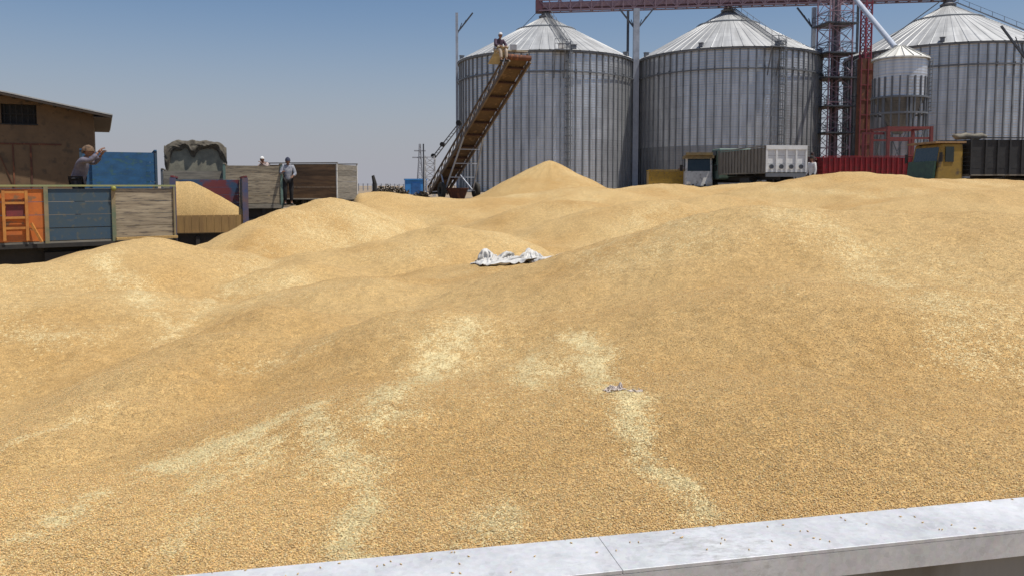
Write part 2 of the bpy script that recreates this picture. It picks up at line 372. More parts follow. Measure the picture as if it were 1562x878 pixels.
# heaps: px, py of the top, distance, slope, rounding, x-stretch
HEAPS = [
 (215, 366, 9.5, .34, .7, 1.0), (20, 401, 8.5, .26, 1.0, 1.2), (330, 378, 10.5, .34, .6, .9),
 (500, 304, 14.5, .44, 1.2, .90), (395, 347, 12.5, .42, .9, .9), (440, 318, 13.6, .46, .9, .8), (585, 316, 15.5, .48, .8, .8), (685, 344, 11.0, .42, .8, 1.0), (620, 368, 10.4, .36, .9, 1.1), (560, 372, 10.6, .34, 1.1, 1.1),
 (450, 408, 9.0, .34, .7, .9), (560, 428, 6.8, .26, .9, 1.0),
 (1150, 313, 6.2, .33, .7, 1.0), (1060, 338, 6.3, .50, .45, .8), (960, 372, 6.6, .50, .4, .7), (1300, 322, 6.3, .28, .9, 1.2), (1480, 324, 6.0, .28, 1.0, 1.3), (1750, 330, 5.6, .25, 1.5, 1.5),
 (1230, 430, 4.2, .26, 1.0, 1.1), (1500, 450, 3.9, .24, 1.0, 1.3), (1200, 600, 2.7, .20, 1.2, 1.2),
 (790, 402, 8.0, .26, 1.0, 1.1), (680, 480, 4.4, .30, .7, 1.0), (620, 600, 2.9, .26, .6, 1.0),
 (430, 470, 5.2, .36, .4, .9), (340, 510, 4.5, .38, .4, .9), (250, 555, 3.9, .38, .35, .9), (150, 610, 3.35, .36, .35, .9), (50, 668, 2.9, .36, .35, .9),
 (50, 447, 6.6, .24, 1.0, 1.3),
]
FAR = [
 (575, 293, 24, .28, 1.2, 1.6), (690, 304, 30, .20, 2.5, 2.0), (760, 302, 24, .22, 2.0, 1.6), (640, 302, 34, .2, 3, 2),
 (900, 286, 25, .26, 1.6, 1.4), (870, 305, 17.5, .36, .8, 1.3), (990, 305, 15.5, .34, .9, 1.2), (1010, 281, 27, .26, 1.5, 1.3), (1110, 284, 27, .26, 1.5, 1.3), (1110, 298, 19, .3, 1.2, 1.3),
 (1200, 278, 30, .2, 2.0, 1.8),
 (1300, 263, 24, .30, 1.5, 1.4), (1370, 272, 22, .3, 1.4, 1.4), (1450, 273, 26, .2, 2.0, 2.0), (1590, 283, 20, .24, 1.8, 2.0), (1500, 289, 16, .3, 1.2, 1.4), (1780, 285, 24, .2, 3, 2), (1950, 290, 18, .2, 3, 2),
]
def heap_list(L):
    o = []
    for px, py, Y, s, a, st in L:
        p = at(px, py, Y); o.append((p.x, p.y, p.z, s*(1.08 if Y > 5 else 1.25), a*(.62 if Y > 5 else .55), st))
    return o
HW = heap_list(HEAPS); FW = heap_list(FAR)
def field_h(x, y):
    x = np.asarray(x, float); y = np.asarray(y, float)
    wx = x+.22*fbm(x*.7, y*.7, 3, 5)*np.clip(y/5, .2, 1.6); wy = y+.22*fbm(x*.7+40, y*.7, 3, 9)*np.clip(y/5, .2, 1.6)
    k = .035
    u = x/np.maximum(y, .8)
    near_base = 1.90-.30*sstep(1.5, 4.5, y)+.02*x-.22*(1-sstep(-.6, -.15, u))*sstep(2, 4, y) - .25*sstep(5, 9, y)
    nb = near_base-3.0*sstep(10.5, 14, y)
    rightw = sstep(-.20, -.08, u)
    fb = 1.75*rightw*sstep(8, 13, y)+(-1.0)*(1-rightw)
    fb = fb-2.2*sstep(31, 37, y)+.25*sstep(.1, .3, u)*sstep(14, 20, y)*rightw
    acc = np.exp(np.clip(nb, -5, 9)/k-60)+np.exp(np.clip(fb, -5, 9)/k-60)
    lm = 3.5*(1-sstep(-.235, -.19, u))*sstep(17.5, 20, y)
    for q_i, (hx, hy, hz, s, a, st) in enumerate(HW+FW):
        r = np.sqrt(((wx-hx)/st)**2+(wy-hy)**2)
        h = hz-s*(np.sqrt(r*r+a*a)-a)
        if q_i >= len(HW): h = h-lm
        acc = acc+np.exp(np.maximum(h, -5)/k-60)
    z = k*(np.log(acc)+60)
    d = np.clip(y/6, .25, 1.5)
    z = z+.035*d*fbm(x*1.3, y*1.3, 3, 21)+.018*fbm(x*4.2, y*3.6, 4, 31)*np.clip(y/4, .5, 1.5)
    # small slides and rills running down the faces
    z = z+.006*fbm(x*14+2*fbm(x*2, y*2, 2, 3), y*6, 2, 41)
    return z
def fh(x, y): return float(field_h(x, y))

# chaff streaks along hollows and slide edges: polylines in the yard (from photo positions on the heap)
def on_field(px, py):
    u, dy, dz = ray(px, py); best = None
    ts = np.geomspace(.8, 40, 1500); X = u*ts; Y = dy*ts; Z = CAMZ+dz*ts
    hit = np.nonzero(Z < field_h(X, Y))[0]
    i = hit[0] if len(hit) else -1
    return (X[i], Y[i], max(.012*ts[i], .02))
STREAKS = [  # points, half-width (px-ish), strength
 ([(730, 505), (690, 540), (640, 575), (610, 615)], 26, 1.0),
 ([(480, 625), (400, 665), (330, 690), (230, 720), (140, 770), (60, 830), (10, 870)], 24, 1.0),
 ([(470, 640), (360, 720), (420, 700)], 22, .7),
 ([(460, 625), (520, 665), (560, 700), (590, 740), (570, 800), (560, 860)], 20, .85),
 ([(620, 620), (590, 680), (600, 730)], 22, .75),
 ([(880, 520), (900, 560), (940, 600), (955, 670), (990, 730), (1030, 780), (1040, 810)], 17, 1.0),
 ([(810, 545), (830, 580)], 20, .5),
 ([(150, 395), (200, 440), (240, 475), (262, 515)], 11, .8), ([(345, 440), (310, 470), (275, 510)], 9, .55),
 ([(400, 400), (360, 445), (440, 430)], 18, .35),
 ([(0, 500), (80, 510), (160, 520)], 12, .5), ([(0, 690), (80, 650), (150, 625)], 9, .4),
 ([(430, 540), (350, 560), (500, 520), (620, 470)], 9, .35),
 ([(560, 330), (600, 345), (560, 360)], 18, .4), ([(480, 355), (520, 372)], 12, .3),
 ([(1215, 335), (1300, 380), (1400, 440), (1470, 520)], 34, .42), ([(1450, 420), (1562, 450)], 30, .25),
 ([(690, 800), (740, 790)], 20, .5), ([(880, 400), (960, 360), (1060, 330)], 14, .3), ([(330, 790), (300, 830)], 20, .4),
 ([(960, 330), (1010, 320)], 10, .3), ([(1180, 290), (1320, 300)], 8, .3),
]
SEGS = []
for pts, wpx, st in STREAKS:
    q = [on_field(*p) for p in pts]
    for a, b in zip(q[:-1], q[1:]):
        SEGS.append((a[0], a[1], b[0], b[1], wpx/12*.5*(a[2]+b[2])*1.15, st*(1.0 if a[1] < 4 else .6)))
def chaff(x, y):
    c = np.zeros_like(x)
    wx = x+.13*fbm(x*2.2, y*2.2, 4, 61); wy = y+.22*fbm(x*2.2, y*2.2, 4, 77)
    for ax, ay, bx, by, wd, st in SEGS:
        dx, dy = bx-ax, by-ay; L2 = dx*dx+dy*dy+1e-9
        t = np.clip(((wx-ax)*dx+(wy-ay)*dy)/L2, 0, 1)
        # foreshortening: streaks are as wide on the slope as they are seen, allow more along y
        d = np.hypot(wx-ax-t*dx, (wy-ay-t*dy)*.45)
        c = np.maximum(c, st*np.exp(-(d/wd)**2))
    n = .5+.5*(fbm(x*5, y*4, 3, 91)+.8*fbm(x*22, y*16, 3, 92))*1.1
    c = np.clip(c*np.clip(-.15+2.2*n, 0, 1.5)+.30*np.clip(fbm(x*.9, y*.9, 4, 55), 0, 1)*.9, 0, 1)
    return c

# wall line (foreground)
WZ = 2.14
WA0 = atz(300, 874, WZ); WB0 = atz(1562, 757, WZ)      # far edge of the flange
wd_ = (WB0-WA0).normalized(); wn = Vector((-wd_.y, wd_.x, 0))  # towards the heap
nearP = atz(1300, 833, WZ)
FLW = abs((nearP-WA0).dot(wn))

# heap mesh: polar grid round the standpoint, opening wide to both sides
na, nr = 640, 620
ang = np.linspace(R(-64), R(64), na); rad = np.geomspace(.55, 42, nr)
AA, RR = np.meshgrid(ang, rad); HX = RR*np.sin(AA); HY = RR*np.cos(AA)
HZ = field_h(HX, HY)
side = (HX-WA0.x)*wn.x+(HY-WA0.y)*wn.y
gz = ground_h(HX, HY)
idx = np.arange(na*nr).reshape(nr, na)
q = np.stack([idx[:-1, :-1], idx[:-1, 1:], idx[1:, 1:], idx[1:, :-1]], -1).reshape(-1, 4)
keep = (side > -.045) & ((HZ > gz-.25))
kq = keep.reshape(-1)[q].all(1); q = q[kq]
used = np.unique(q); remap = -np.ones(na*nr, int); remap[used] = np.arange(len(used)); q = remap[q][:, ::-1]
V = np.stack([HX, HY, HZ], -1).reshape(-1, 3)[used]
def np_mesh(name, V, Fq, m, smooth=True):
    me = bpy.data.meshes.new(name); nv, nf = len(V), len(Fq); k = Fq.shape[1]
    me.vertices.add(nv); me.vertices.foreach_set('co', V.astype(np.float32).ravel())
    me.loops.add(nf*k); me.loops.foreach_set('vertex_index', Fq.astype(np.int32).ravel())
    me.polygons.add(nf); me.polygons.foreach_set('loop_start', np.arange(0, nf*k, k, dtype=np.int32))
    if smooth: me.polygons.foreach_set('use_smooth', np.ones(nf, bool))
    me.materials.append(m); me.update(calc_edges=True); return me
me = np_mesh('wheat_heap', V, q, M_wheat)
CH = chaff(V[:, 0], V[:, 1])
a_ = me.attributes.new('chaff', 'FLOAT', 'POINT'); a_.data.foreach_set('value', CH.astype(np.float32))
heap = bpy.data.objects.new('wheat_heap', me); col.objects.link(heap)
tag(heap, 'rolling golden heaps of loose wheat grain covering the foreground', 'grain', kind='stuff')

# loose grains: real kernels, thick near the standpoint and thinning out with distance
def grains(N, rmin, rmax, power, size=1.0):
    t = RNG.random(N); e = 2-power
    r = (rmin**e+t*(rmax**e-rmin**e))**(1/e) if abs(e) > 1e-6 else rmin*(rmax/rmin)**t
    a = RNG.uniform(R(-42), R(42), N)
    x = r*np.sin(a); y = r*np.cos(a)
    s = (x-WA0.x)*wn.x+(y-WA0.y)*wn.y; ok = s > .006
    return x[ok], y[ok]
gx, gy = grains(680000, 1.05, 9.0, 2.4)
gzv = field_h(gx, gy); e = .01
nxv = -(field_h(gx+e, gy)-gzv)/e; nyv = -(field_h(gx, gy+e)-gzv)/e
Nn = np.stack([nxv, nyv, np.ones_like(nxv)], -1); Nn /= np.linalg.norm(Nn, axis=1, keepdims=True)
ng = len(gx)
yaw = RNG.uniform(0, 2*math.pi, ng); tilt = RNG.normal(0, .24, ng)
D = np.stack([np.cos(yaw), np.sin(yaw), np.tan(np.clip(tilt, -1, 1))], -1)
D -= Nn*np.sum(D*Nn, 1, keepdims=True)*.6; D /= np.linalg.norm(D, axis=1, keepdims=True)
S = np.cross(D, Nn); S /= np.linalg.norm(S, axis=1, keepdims=True); U = np.cross(S, D)
ln = RNG.normal(.0033, .0004, ng)[:, None]; wd2 = RNG.normal(.00130, .00018, ng)[:, None]
cc = chaff(gx, gy)
isch = RNG.random(ng) < np.clip(cc*.8, .085, .8)
ln = np.where(isch[:, None], ln*1.25, ln); th = np.where(isch[:, None], .55, .9)*wd2
C = np.stack([gx, gy, gzv], -1)+Nn*(RNG.uniform(-.0005, .0028, ng)[:, None])
P = np.stack([C-D*ln, C+S*wd2, C+U*th, C-S*wd2, C-U*th, C+D*ln], 1).reshape(-1, 3)
o = np.arange(ng)[:, None]*6
tri = np.array([[0, 2, 1], [0, 3, 2], [0, 4, 3], [0, 1, 4], [5, 1, 2], [5, 2, 3], [5, 3, 4], [5, 4, 1]])
T = (o[:, None, :]+tri[None]).reshape(-1, 3)
gm = np_mesh('loose_kernels', P, T, M_grain)
base = np.array([.745, .50, .225]); v = RNG.normal(1.02, .20, (ng, 1)); warm = RNG.normal(0, .05, (ng, 1))
colr = base*v*np.concatenate([1+warm, np.ones((ng, 1)), 1-2.2*warm], 1)
dark = RNG.random(ng) < .05; colr[dark] *= .5
colr[isch] = np.array([.80, .68, .38])*RNG.normal(1, .12, (isch.sum(), 1))
colr = np.clip(colr, .03, .88)
big = .98+.17*fbm(gx*.9, gy*.9, 4, 13); colr = np.clip(colr*big[:, None], .02, .9)
ca = gm.attributes.new('tone', 'FLOAT_COLOR', 'POINT')
ca.data.foreach_set('color', np.repeat(np.concatenate([colr, np.ones((ng, 1))], 1), 6, axis=0).astype(np.float32).ravel())
sx_s, sy_s = grains(60000, 1.1, 8.0, 2.3); pk = RNG.random(len(sx_s)) < np.clip(chaff(sx_s, sy_s)*.5, .012, .45); sx_s, sy_s = sx_s[pk], sy_s[pk]; nsx = len(sx_s)
yw = RNG.uniform(0, 6.283, nsx); dl_ = np.stack([np.cos(yw), np.sin(yw), RNG.normal(0, .15, nsx)], -1); sl2 = np.stack([-np.sin(yw), np.cos(yw), np.zeros(nsx)], -1)
hl = RNG.uniform(.004, .013, nsx)[:, None]; wl_ = RNG.uniform(.0005, .0012, nsx)[:, None]; up_ = np.array([0, 0, 1.])
c0 = np.stack([sx_s, sy_s, field_h(sx_s, sy_s)+.0035], -1); dl_[:, 2] += (field_h(sx_s+np.cos(yw)*.01, sy_s+np.sin(yw)*.01)-c0[:, 2]+.0035)/.01
P2 = np.stack([c0-dl_*hl, c0+sl2*wl_, c0+up_*wl_, c0-sl2*wl_, c0-up_*wl_, c0+dl_*hl], 1).reshape(-1, 3); T2_ = ((np.arange(nsx)*6)[:, None, None]+tri[None]).reshape(-1, 3)
stm = np_mesh('straw_flecks', P2, T2_, mat('pale_straw', (.78, .68, .42), (.62, .50, .28), .6, scale=30)); 
# a few kernels strayed onto the steel rim
nr2 = 150; tt = RNG.uniform(-.3, 2.2, nr2); ww = -FLW*RNG.random(nr2)**1.8*.96
kx = WA0.x+wd_.x*tt+wn.x*ww; ky = WA0.y+wd_.y*tt+wn.y*ww; ya2 = RNG.uniform(0, 6.283, nr2)
kd = np.stack([np.cos(ya2), np.sin(ya2), np.zeros(nr2)], -1); ks = np.stack([-np.sin(ya2), np.cos(ya2), np.zeros(nr2)], -1); kc = np.stack([kx, ky, np.full(nr2, WZ+.0012)], -1)
P3 = np.stack([kc-kd*.0033, kc+ks*.0013, kc+up_*.0012, kc-ks*.0013, kc-up_*.0012, kc+kd*.0033], 1).reshape(-1, 3); T3_ = ((np.arange(nr2)*6)[:, None, None]+tri[None]).reshape(-1, 3)
km = np_mesh('stray_kernels', P3, T3_, mat('stray_wheat', (.66, .45, .2), (.5, .33, .13), .6, scale=60)); ko = bpy.data.objects.new('stray_kernels', km); col.objects.link(ko); ko.parent = heap; tag(ko, kind='stuff')
sto = bpy.data.objects.new('straw_flecks', stm); col.objects.link(sto); sto.parent = heap; tag(sto, kind='stuff')
go2 = bpy.data.objects.new('loose_kernels', gm); col.objects.link(go2); go2.parent = heap; tag(go2, kind='stuff')

# conical heap in front of the left silo
def heap_obj(name, c, h_, r_, label, seed, round_=.5, cat='grain heap', parts=72):
    vs = []; fs = []; rn = 40
    zb = gh(c[0], c[1])-.3
    for i in range(rn+1):
        rr = r_*(i/rn)**1.0
        for k in range(parts):
            t = 2*math.pi*k/parts; x = c[0]+rr*math.cos(t); y = c[1]+rr*math.sin(t)
            s = (h_)/(r_); z = c[2]-s*(math.sqrt(rr*rr+round_**2)-round_)
            z += .10*float(fbm(np.array(x*.8), np.array(y*.8), 3, seed))*min(1, rr/1.5)+.015*math.sin(t*17+3*math.sin(t*3))*min(1, rr)
            vs.append((x, y, z))
    for i in range(rn):
        for k in range(parts): fs.append((i*parts+k, (i+1)*parts+k, (i+1)*parts+(k+1) % parts, i*parts+(k+1) % parts))
    V = np.array(vs); me = np_mesh(name, V, np.array(fs), M_wheat)
    a_ = me.attributes.new('chaff', 'FLOAT', 'POINT'); a_.data.foreach_set('value', (chaff(V[:, 0], V[:, 1])).astype(np.float32))
    o = bpy.data.objects.new(name, me); col.objects.link(o); tag(o, label, cat); return o
pc = at(838, 245, 31.5)
heap_obj('cone_heap', (pc.x, pc.y, pc.z), 2.6, 5.2, 'pointed cone of wheat standing in front of the leftmost silo', 3, .16)

# ------------------------------------------------------------------ foreground galvanised wall
wr = empty('steel_wall', (WA0.x, WA0.y, 0), math.atan2(wd_.y, wd_.x), 'galvanised steel wall with a broad flat rim holding back the nearest wheat', 'wall')
f = MB()
bb = [(-2.2, 0, 'a'), (.62*(WB0-WA0).length*.80, 0, 'b'), (4.5, 0, 'c')]
x_joint = (at(918, 828, 1.2)-WA0).dot(wd_)
p918 = atz(918, 825, WZ); x_joint = (p918-WA0).dot(wd_)
for x0, x1 in ((-2.5, x_joint-.0004), (x_joint+.0004, 4.8)):
    g_ = MB()
    g_.box(x0, x1, -FLW, 0, WZ-.006, WZ)
    g_.box(x0, x1, -.005, -.0005, WZ-.07, WZ-.0065)
    o = g_.build('top_flange', M_galv, wr)
    bm_ = o.modifiers.new('bevel', 'BEVEL'); bm_.width = .0008; bm_.segments = 2
f = MB().box(-2.5, 4.8, -FLW+.0, -FLW+.004, WZ-.045, WZ-.0065); f.build('front_lip', M_galv, wr)
M_wallsh = mat('stained_galvanised_sheet', (.36, .34, .30), (.24, .22, .18), .6, .3, scale=3, stretch=(1, 1, .25), spots=(.16, .13, .09), spotscale=4, bump=.2)
f = MB()
f.box(-2.5, 4.8, -FLW+.012, -FLW+.016, 0, WZ-.02)
for k in range(10): f.box(-2.2+k*.75, -2.14+k*.75, -FLW+.0165, -.012, 0, WZ-.03)
f.build('wall_sheet', M_wallsh, wr)

# ------------------------------------------------------------------ empty sack and plastic scraps
def lay_cloth(name, px, py, sx, sy, sz, rot, m, label, cat, flip=1, thick=.003):
    x0, y0, _ = on_field(px, py); c_, s_ = math.cos(rot), math.sin(rot)
    u = CLOTH_V[:, 0]*sx*flip; v = (CLOTH_V[:, 1]-.02)*sy
    x = x0+u*c_-v*s_; y = y0+u*s_+v*c_; z = field_h(x, y)+CLOTH_V[:, 2]*sz-.003*sz
    me = bpy.data.meshes.new(name); me.from_pydata(np.stack([x, y, z], 1).tolist(), [], CLOTH_F); me.materials.append(m)
    me.polygons.foreach_set('use_smooth', [True]*len(me.polygons)); o = bpy.data.objects.new(name, me); col.objects.link(o)
    sm = o.modifiers.new('thick', 'SOLIDIFY'); sm.thickness = thick; sm.offset = 0
    return tag(o, label, cat)
M_sack = mat('white_woven_sack', (.60, .59, .56), (.46, .44, .41), .65, scale=9, bump=.2)
M_film = mat('thin_plastic_film', (.62, .54, .48), (.5, .42, .36), .3, scale=30)
lay_cloth('empty_sack', 786, 398, 1.5, 2.4, 1.25, -.2, M_sack, 'crumpled white woven sack lying on the wheat heap', 'sack', -1)
lay_cloth('plastic_scrap', 938, 595, .11, .24, .22, .5, M_film, 'crumpled scrap of pinkish plastic film half buried in the wheat', 'plastic scrap', 1, .0006)
lay_cloth('plastic_scrap', 969, 597, .05, .14, .08, 1.2, M_film, 'smaller pale shred of plastic film just right of the crumpled scrap', 'plastic scrap', -1, .0005)

# ------------------------------------------------------------------ silos
def silo(px, Y, Rr, y_rim_side, y_apex, lad, label, dark_to=0., extras=False):
    c = at(px, 283, Y); z0 = gh(c.x, c.y)
    zr = at(px, y_rim_side, Y).z; za = at(px, y_apex, Y).z
    root = empty('grain_silo', (c.x, c.y, z0), 0, label, 'silo', 'galvanised grain silos in the row')
    H = zr-z0; HA = za-z0; n = 144
    def cyl(name, m, za_, zb_, rr):
        vs = []; fs = []; uv = []
        K = 6
        for i in range(K+1):
            z = za_+(zb_-za_)*i/K
            for k in range(n+1):
                t = 2*math.pi*k/n; vs.append((rr*math.cos(t), rr*math.sin(t), z)); uv.append((t*rr, z))
        for i in range(K):
            for k in range(n): fs.append((i*(n+1)+k, i*(n+1)+k+1, (i+1)*(n+1)+k+1, (i+1)*(n+1)+k))
        me = bpy.data.meshes.new(name); me.from_pydata(vs, [], fs); me.materials.append(m)
        ul = me.uv_layers.new(name='UVMap'); ul.data.foreach_set('uv', [c_ for l in me.loops for c_ in uv[l.vertex_index]])
        me.polygons.foreach_set('use_smooth', [True]*len(me.polygons))
        o = bpy.data.objects.new(name, me); col.objects.link(o); o.parent = root; return o
    hd = dark_to*H
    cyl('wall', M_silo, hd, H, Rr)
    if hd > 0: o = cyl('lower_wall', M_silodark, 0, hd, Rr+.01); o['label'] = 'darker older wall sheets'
    # stiffeners
    s = MB(); ns = 76
    for k in range(ns):
        t = 2*math.pi*(k+.37)/ns; d = Vector((math.cos(t), math.sin(t), 0)); s.beam(d*(Rr+.06), d*(Rr+.06)+Vector((0, 0, H)), .13, .10, up=d)
    s.build('stiffeners', M_stiff, root)
    # eave ring, wind ring and brackets
    e_ = MB().lathe([(Rr+.02, H-.12), (Rr+.22, H-.16), (Rr+.24, H+.02), (Rr+.0, H+.08)], n); e_.build('eave_flashing', M_ringsteel, root)
    wr_ = MB(); zw = H-2.15
    wr_.lathe([(Rr+.20, zw-.06), (Rr+.28, zw-.06), (Rr+.28, zw+.06), (Rr+.20, zw+.06), (Rr+.20, zw-.06)], n)
    for k in range(ns//2):
        t = 2*math.pi*(k*2+.37)/ns; d = Vector((math.cos(t), math.sin(t), 0)); wr_.beam(d*(Rr+.1)+Vector((0, 0, zw-.22)), d*(Rr+.24)+Vector((0, 0, zw+.22)), .08, .08)
    wr_.build('wind_ring', M_ringsteel, root)
    # roof: sectors with standing ribs
    nr_ = 60; vs = []; fs = []; uv = []
    re = Rr+.28; ze = H+.05; rc = .55; prof = [(re, ze), (re*.66, ze+(HA-ze)*.34), (re*.33, ze+(HA-ze)*.67), (rc, HA-.25)]
    sub = 14
    for (r_, z_) in prof:
        for k in range(nr_*sub+1):
            t = 2*math.pi*k/(nr_*sub); rib = .05 if k % sub == 0 else (.0)
            vs.append((r_*math.cos(t), r_*math.sin(t), z_+rib*(.4+.6*r_/re))); uv.append((k/sub*1.0, r_))
    W_ = nr_*sub+1
    for i in range(3):
        for k in range(W_-1): fs.append((i*W_+k, i*W_+k+1, (i+1)*W_+k+1, (i+1)*W_+k))
    me = bpy.data.meshes.new('roof'); me.from_pydata(vs, [], fs); me.materials.append(M_siloroof)
    ul = me.uv_layers.new(name='UVMap'); ul.data.foreach_set('uv', [c_ for l in me.loops for c_ in uv[l.vertex_index]])
    ro = bpy.data.objects.new('roof', me); col.objects.link(ro); ro.parent = root
    MB().lathe([(re*.34, ze+(HA-ze)*.66+.05), (re*.34, ze+(HA-ze)*.66+.16), (re*.33, ze+(HA-ze)*.67+.18)], 72).build('ring_purlin', M_stiff, ro)
    MB().lathe([(rc+.25, HA-.30), (rc+.28, HA-.10), (rc, HA+.05), (.45, HA+.35), (.01, HA+.36)], 24).build('roof_cap', M_siloroof, ro, True, 40)
    # roof vents
    for k in range(8):
        t = R(-90)+2*math.pi*(k+.33)/8; r_ = re*.965; z_ = ze+(HA-ze)*.035
        v_ = MB().box(-.22, .22, -.2, .2, -.05, .34); v_.box(-.28, .28, -.26, .26, .342, .40)
        o = v_.build('roof_vent', M_ringsteel, ro); o.location = (r_*math.cos(t), r_*math.sin(t), z_); o.rotation_euler = (0, 0, t)
    # ladder with cage, from ground to the eave and on over the roof
    t = R(-90)+lad; d = Vector((math.cos(t), math.sin(t), 0)); sdv = Vector((-d.y, d.x, 0))
    l = MB(); b0 = d*(Rr+.32)
    for sgn in (-1, 1): l.beam(b0+sdv*.24*sgn, b0+sdv*.24*sgn+Vector((0, 0, H+.9)), .06, .06)
    k = .3
    while k < H+.8: l.beam(b0-sdv*.24+Vector((0, 0, k)), b0+sdv*.24+Vector((0, 0, k)), .045, .045); k += .33
    l.build('ladder', M_ringsteel, root)
    cg = MB(); k = 2.5
    while k < H+.9:
        pts = [b0+sdv*.36*math.cos(a)+d*(.05+.62*math.sin(a))+Vector((0, 0, k)) for a in [math.pi*i/6 for i in range(7)]]
        for a, b in zip(pts[:-1], pts[1:]): cg.beam(a, b, .05, .09)
        k += .85
    for a in (math.pi*.2, math.pi*.5, math.pi*.8):
        p = b0+sdv*.36*math.cos(a)+d*(.05+.62*math.sin(a)); cg.beam(p+Vector((0, 0, 2.5)), p+Vector((0, 0, H+.8)), .05, .05)
    cg.build('safety_cage', M_stiff, root)
    # platform at the ladder, with a diagonal stair piece
    pf = MB(); pc_ = d*(Rr+.7)-sdv*.9
    def bx(c0, a, b, z0_, z1_): 
        q = [c0-sdv*a-d*b, c0+sdv*a-d*b, c0+sdv*a+d*b, c0-sdv*a+d*b]
        pf.quadbox([p+Vector((0, 0, z0_)) for p in q]+[p+Vector((0, 0, z1_)) for p in q])
    bx(pc_, .8, .45, H-.15, H-.05)
    for a in (-.8, 0, .8):
        pf.beam(pc_+sdv*a+d*.43+Vector((0, 0, H-.1)), pc_+sdv*a+d*.43+Vector((0, 0, H+.95)), .05)
    for hz in (.5, .95): pf.beam(pc_-sdv*.8+d*.43+Vector((0, 0, H+hz)), pc_+sdv*.8+d*.43+Vector((0, 0, H+hz)), .05)
    for a in (-.75, .3): pf.beam(pc_+sdv*a+d*.4+Vector((0, 0, H-.1)), pc_+sdv*(a+.1)-d*.5+Vector((0, 0, H-2.9)), .09)
    pf.build('platform', M_ringsteel, root)
    rl = MB(); e0 = d*re+Vector((0, 0, ze+.2)); e1 = d*(rc+.3)+Vector((0, 0, HA+.0))
    for sgn in (-1, 1):
        rl.beam(e0+sdv*.42*sgn, e1+sdv*.30*sgn, .06, .06)
        if sgn > 0: rl.beam(e0+sdv*.45+Vector((0, 0, .5)), e1+sdv*.3+Vector((0, 0, .5)), .035, .035)
        for i in range(9 if sgn > 0 else 0):
            p = e0.lerp(e1, i/8)+sdv*.43*sgn; rl.beam(p, p+Vector((0, 0, .5)), .035)
    for i in range(34):
        p = e0.lerp(e1, i/33); rl.beam(p-sdv*.4, p+sdv*.4, .09, .05)
    rl.build('roof_stair', M_ringsteel, ro)
    if extras:
        x_ = MB().box(-.3, .3, -.12, .12, 0, .55); x_.box(-.24, .24, -.13, -.12, .08, .46)
        o = x_.build('hatch_plate', M_white, root); p = pc_-sdv*.1+d*.3; o.location = (p.x, p.y, H-.04); o.rotation_euler = (0, 0, t+R(90))
    return root, c, zr, za
S1 = silo(832, 95, 10.05, 99, 24, R(11), 'leftmost grain silo, behind the pointed wheat cone and the belt conveyor', .0, True)
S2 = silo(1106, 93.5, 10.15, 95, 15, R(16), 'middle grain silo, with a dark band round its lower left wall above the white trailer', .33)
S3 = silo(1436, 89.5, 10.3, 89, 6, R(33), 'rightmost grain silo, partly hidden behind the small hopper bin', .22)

# overhead conveyor gantry along the apexes
def truss(mb, p, q, wd, ht, bay, t=.09):
    p = Vector(p); q = Vector(q); d = (q-p).normalized(); s = Vector((-d.y, d.x, 0)).normalized(); L = (q-p).length; n = max(1, round(L/bay)); u = Vector((0, 0, 1))
    for a in (-1, 1):
        for z in (0, ht): mb.beam(p+s*a*wd/2+u*z, q+s*a*wd/2+u*z, t*1.3)
        for i in range(n):
            A = p+d*L*i/n+s*a*wd/2; B = p+d*L*(i+1)/n+s*a*wd/2
            mb.beam(A, A+u*ht, t); mb.beam(A if i % 2 else A+u*ht, B+u*ht if i % 2 else B, t*.8)
    for i in range(n+1):
        A = p+d*L*i/n; mb.beam(A-s*wd/2, A+s*wd/2, t); mb.beam(A-s*wd/2+u*ht, A+s*wd/2+u*ht, t*.8)
def apex(S): return Vector((S[1].x, S[1].y, S[3]))
a1, a2, a3 = apex(S1), apex(S2), apex(S3)
zg = max(a1.z, a2.z, a3.z)+.45
g0 = Vector((a1.x-.75, a1.y, a1.z+.45)); g3 = a3+Vector((.9, 0, .6)); 
d13 = (Vector((g3.x, g3.y, 0))-Vector((g0.x, g0.y, 0)))
zg0 = a1.z+.42; zg3 = a3.z+.42
gr_ = empty('overhead_conveyor', (g0.x, g0.y, 0), 0, 'long purplish truss conveyor running over the tops of the silos', 'conveyor')
off = Vector((g0.x, g0.y, 0))
p = Vector((g0.x, g0.y, zg0))-off; q_ = Vector((g3.x, g3.y, zg3))-off
m_ = MB(); truss(m_, p, q_, 1.3, 1.15, 1.2, .10); m_.build('truss', M_purple, gr_)
m_ = MB(); dd = (q_-p).normalized(); m_.beam(p+Vector((0, 0, .15)), q_+Vector((0, 0, .15)), 1.1, .10); m_.build('walkway', mat('dull_maroon_steel', (.16, .06, .075), (.11, .05, .06), .6), gr_)
m_ = MB(); m_.beam(p+Vector((0, 0, .62)), q_+Vector((0, 0, .62)), .55, .5); m_.build('trough', M_purple, gr_)
for A in (a1, a2, a3):
    m_ = MB().tube([A-off+Vector((0, 0, .3)), A-off+Vector((0, 0, .75))], .28, 10); m_.build('drop_spout', M_ringsteel, gr_)
m_ = MB().box(-.45, .35, -.7, .7, zg0-.1, zg0+1.35); m_.build('drive_head', MATS['dull_maroon_steel'], gr_)

